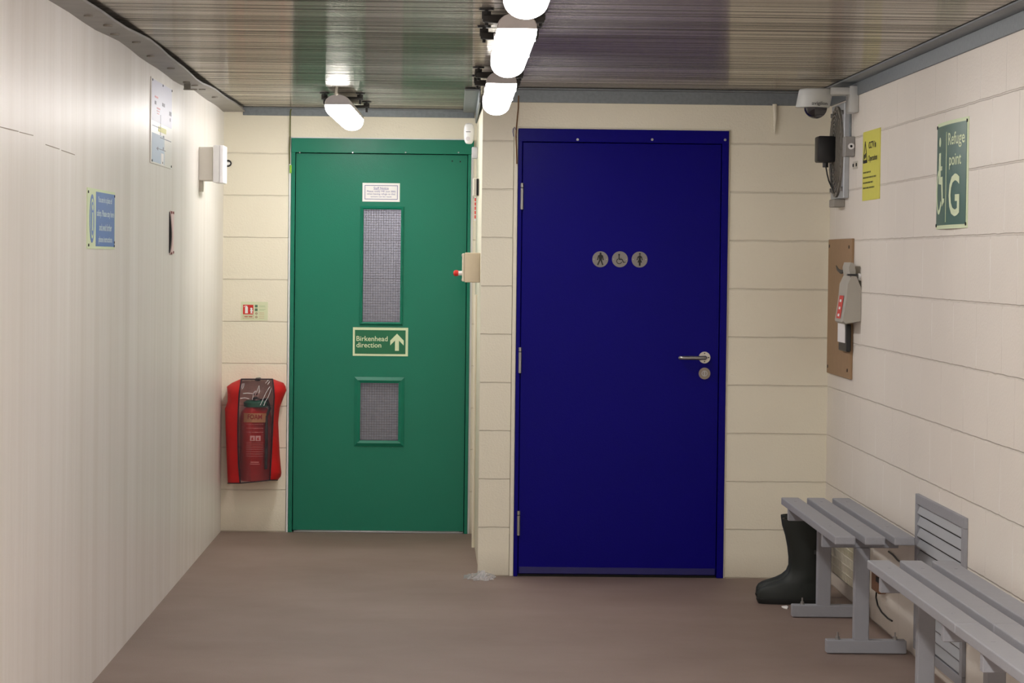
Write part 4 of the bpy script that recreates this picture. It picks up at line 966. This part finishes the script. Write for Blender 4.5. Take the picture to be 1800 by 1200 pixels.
# narrow edge-on plate leaning off the left wall
a, c = onX(297, 370, XL), onX(303, 370, XL); zb_ = onX(299, 447, XL).z; zt_ = a.z
pl = thing('edge_on_sign', (XL, a.y, zb_), 'small pink edged sign plate seen almost edge on at mid height of the left wall', 'sign')
T = frame((XL, a.y, zb_), 'left'); H = zt_ - zb_; W = c.y - a.y
n = 14; R = []
for i in range(n + 1):
    t = i / n; w = .001 + .009 * math.sin(PI * (t ** .8)); R.append([(W * .2, H * t, w), (W, H * t, .003), (W, H * t, .007), (W * .2, H * t, w + .004)])
b = B(T); b.loft(R); b.build('panel', mat('pink_plate', (226, 200, 196), .5), pl)
b = B(T); b.loft([[(W * .05, H * t, .0005), (W * .22, H * t, .0005), (W * .22, H * t, .001 + .009 * math.sin(PI * (t ** .8))), (W * .05, H * t, .001 + .008 * math.sin(PI * t))] for t in [.03 + .94 * i / 10 for i in range(11)]]); b.build('plate_gap_shadow', m_dark, pl)  # dark strip put in for the shadow behind the plate
for s, t in ((.35, .96), (.85, .96), (.4, .03), (.9, .05)): k = B(T); k.disc((W * s, H * t), .006, .004, .009, 8, ru=.02); k.build('screw', mat('red_screw', (120, 50, 44), .5), pl)
# white call unit standing off the left wall
Yn = 13.9
def q_(px, py): q = onY(px, py, Yn); return q.x, q.z
cu_ = thing('call_unit', (XL, Yn, q_(376, 320)[1]), 'white box unit standing off the left wall near the green door corner', 'control box')
xA, zA = q_(360.5, 317); xB, zB = q_(374, 258); xC, zC = q_(374, 320.5); xD, zD = q_(393, 255)
B().box((XL - .002, Yn + .02, zA), (xB, Yn + .2, zB), bev=.004).build('back_box', mat('unit_grey', (222, 218, 208), .4), cu_)
B().box((xC, Yn, zC), (xD - .018, Yn + .22, zD), bev=.004).build('housing', m_white, cu_)
B().box((xD - .018, Yn - .002, zC - .002), (xD, Yn + .222, zD), bev=.004, seg=2).build('cover_plate', mat('unit_white', (246, 246, 250), .3), cu_)
a = q_(361, 336); B().box((XL - .002, Yn + .05, a[1]), (XL + .018, Yn + .1, zA)).build('cable_trunking', m_offw, cu_)
# pipe hook on the green wall by the corner
pts = [G(394, 288, -.06), G(399, 288, -.06), G(402, 287, -.045)]
pts = [Vector((XL, YA - .05, G(395, 288).z)), G(398, 288, -.05), G(401, 287.5, -.04), G(402, 287, -.0)]
b = B(); b.tube(pts, .009, 10); o = b.build('pipe_elbow', m_white, None, True); rehome(o, pts[0]); tag(o, 'white pipe elbow entering the wall beside the call unit', 'pipe')
q = G(401, 287); b = B(frame((q.x, YA, q.z), 'back')); b.ring((0, 0), .011, .019, 0, .006, n=20); b.build('black_collar', m_black, o)

# ------------------------------------------------------------------ litter on the floor
c = onZ(843, 1014, .004); b = B(); n = 14
V = {}
for i in range(n):
    for j in range(8):
        u_0, v_0 = i / (n - 1), j / 7
        V[i, j] = b.v((c.x - .075 + .15 * u_0 + random.uniform(-.006, .006), c.y - .12 + .3 * v_0 + random.uniform(-.015, .015) - .05 * abs(u_0 - .5), .002 + .028 * random.random() * math.sin(PI * u_0) * math.sin(PI * v_0) * (1.3 if u_0 > .4 else .6)))
for i in range(n - 1):
    for j in range(7):
        if abs(i / (n - 1) - .5) * .9 + abs(j / 7 - .5) < .72: b.bm.faces.new((V[i, j], V[i + 1, j], V[i + 1, j + 1], V[i, j + 1]))
bmesh.ops.delete(b.bm, geom=[v for v in b.bm.verts if not v.link_faces], context='VERTS')
o = b.build('plastic_wrap', m_wrap); rehome(o, (c.x, c.y, 0)); tag(o, 'crumpled clear plastic wrap on the floor at the foot of the pillar', 'litter')
c = onZ(1379, 1066, .003); b = B(); b.prism([(c.x - .013, c.y), (c.x + .012, c.y + .02), (c.x + .014, c.y - .02), (c.x + .004, c.y - .07), (c.x - .008, c.y - .05)], .001, .006); o = b.build('paper_scrap', m_paper); rehome(o, (c.x, c.y, 0)); tag(o, 'tiny white paper scrap on the floor in front of the boot', 'litter')

# ------------------------------------------------------------------ world & colour
w = bpy.data.worlds.new('world'); bpy.context.scene.world = w; w.use_nodes = True
w.node_tree.nodes['Background'].inputs[0].default_value = (.8, .85, 1, 1); w.node_tree.nodes['Background'].inputs[1].default_value = .15
vs = bpy.context.scene.view_settings; vs.view_transform = 'Standard'; vs.look = 'None'; vs.exposure = 0
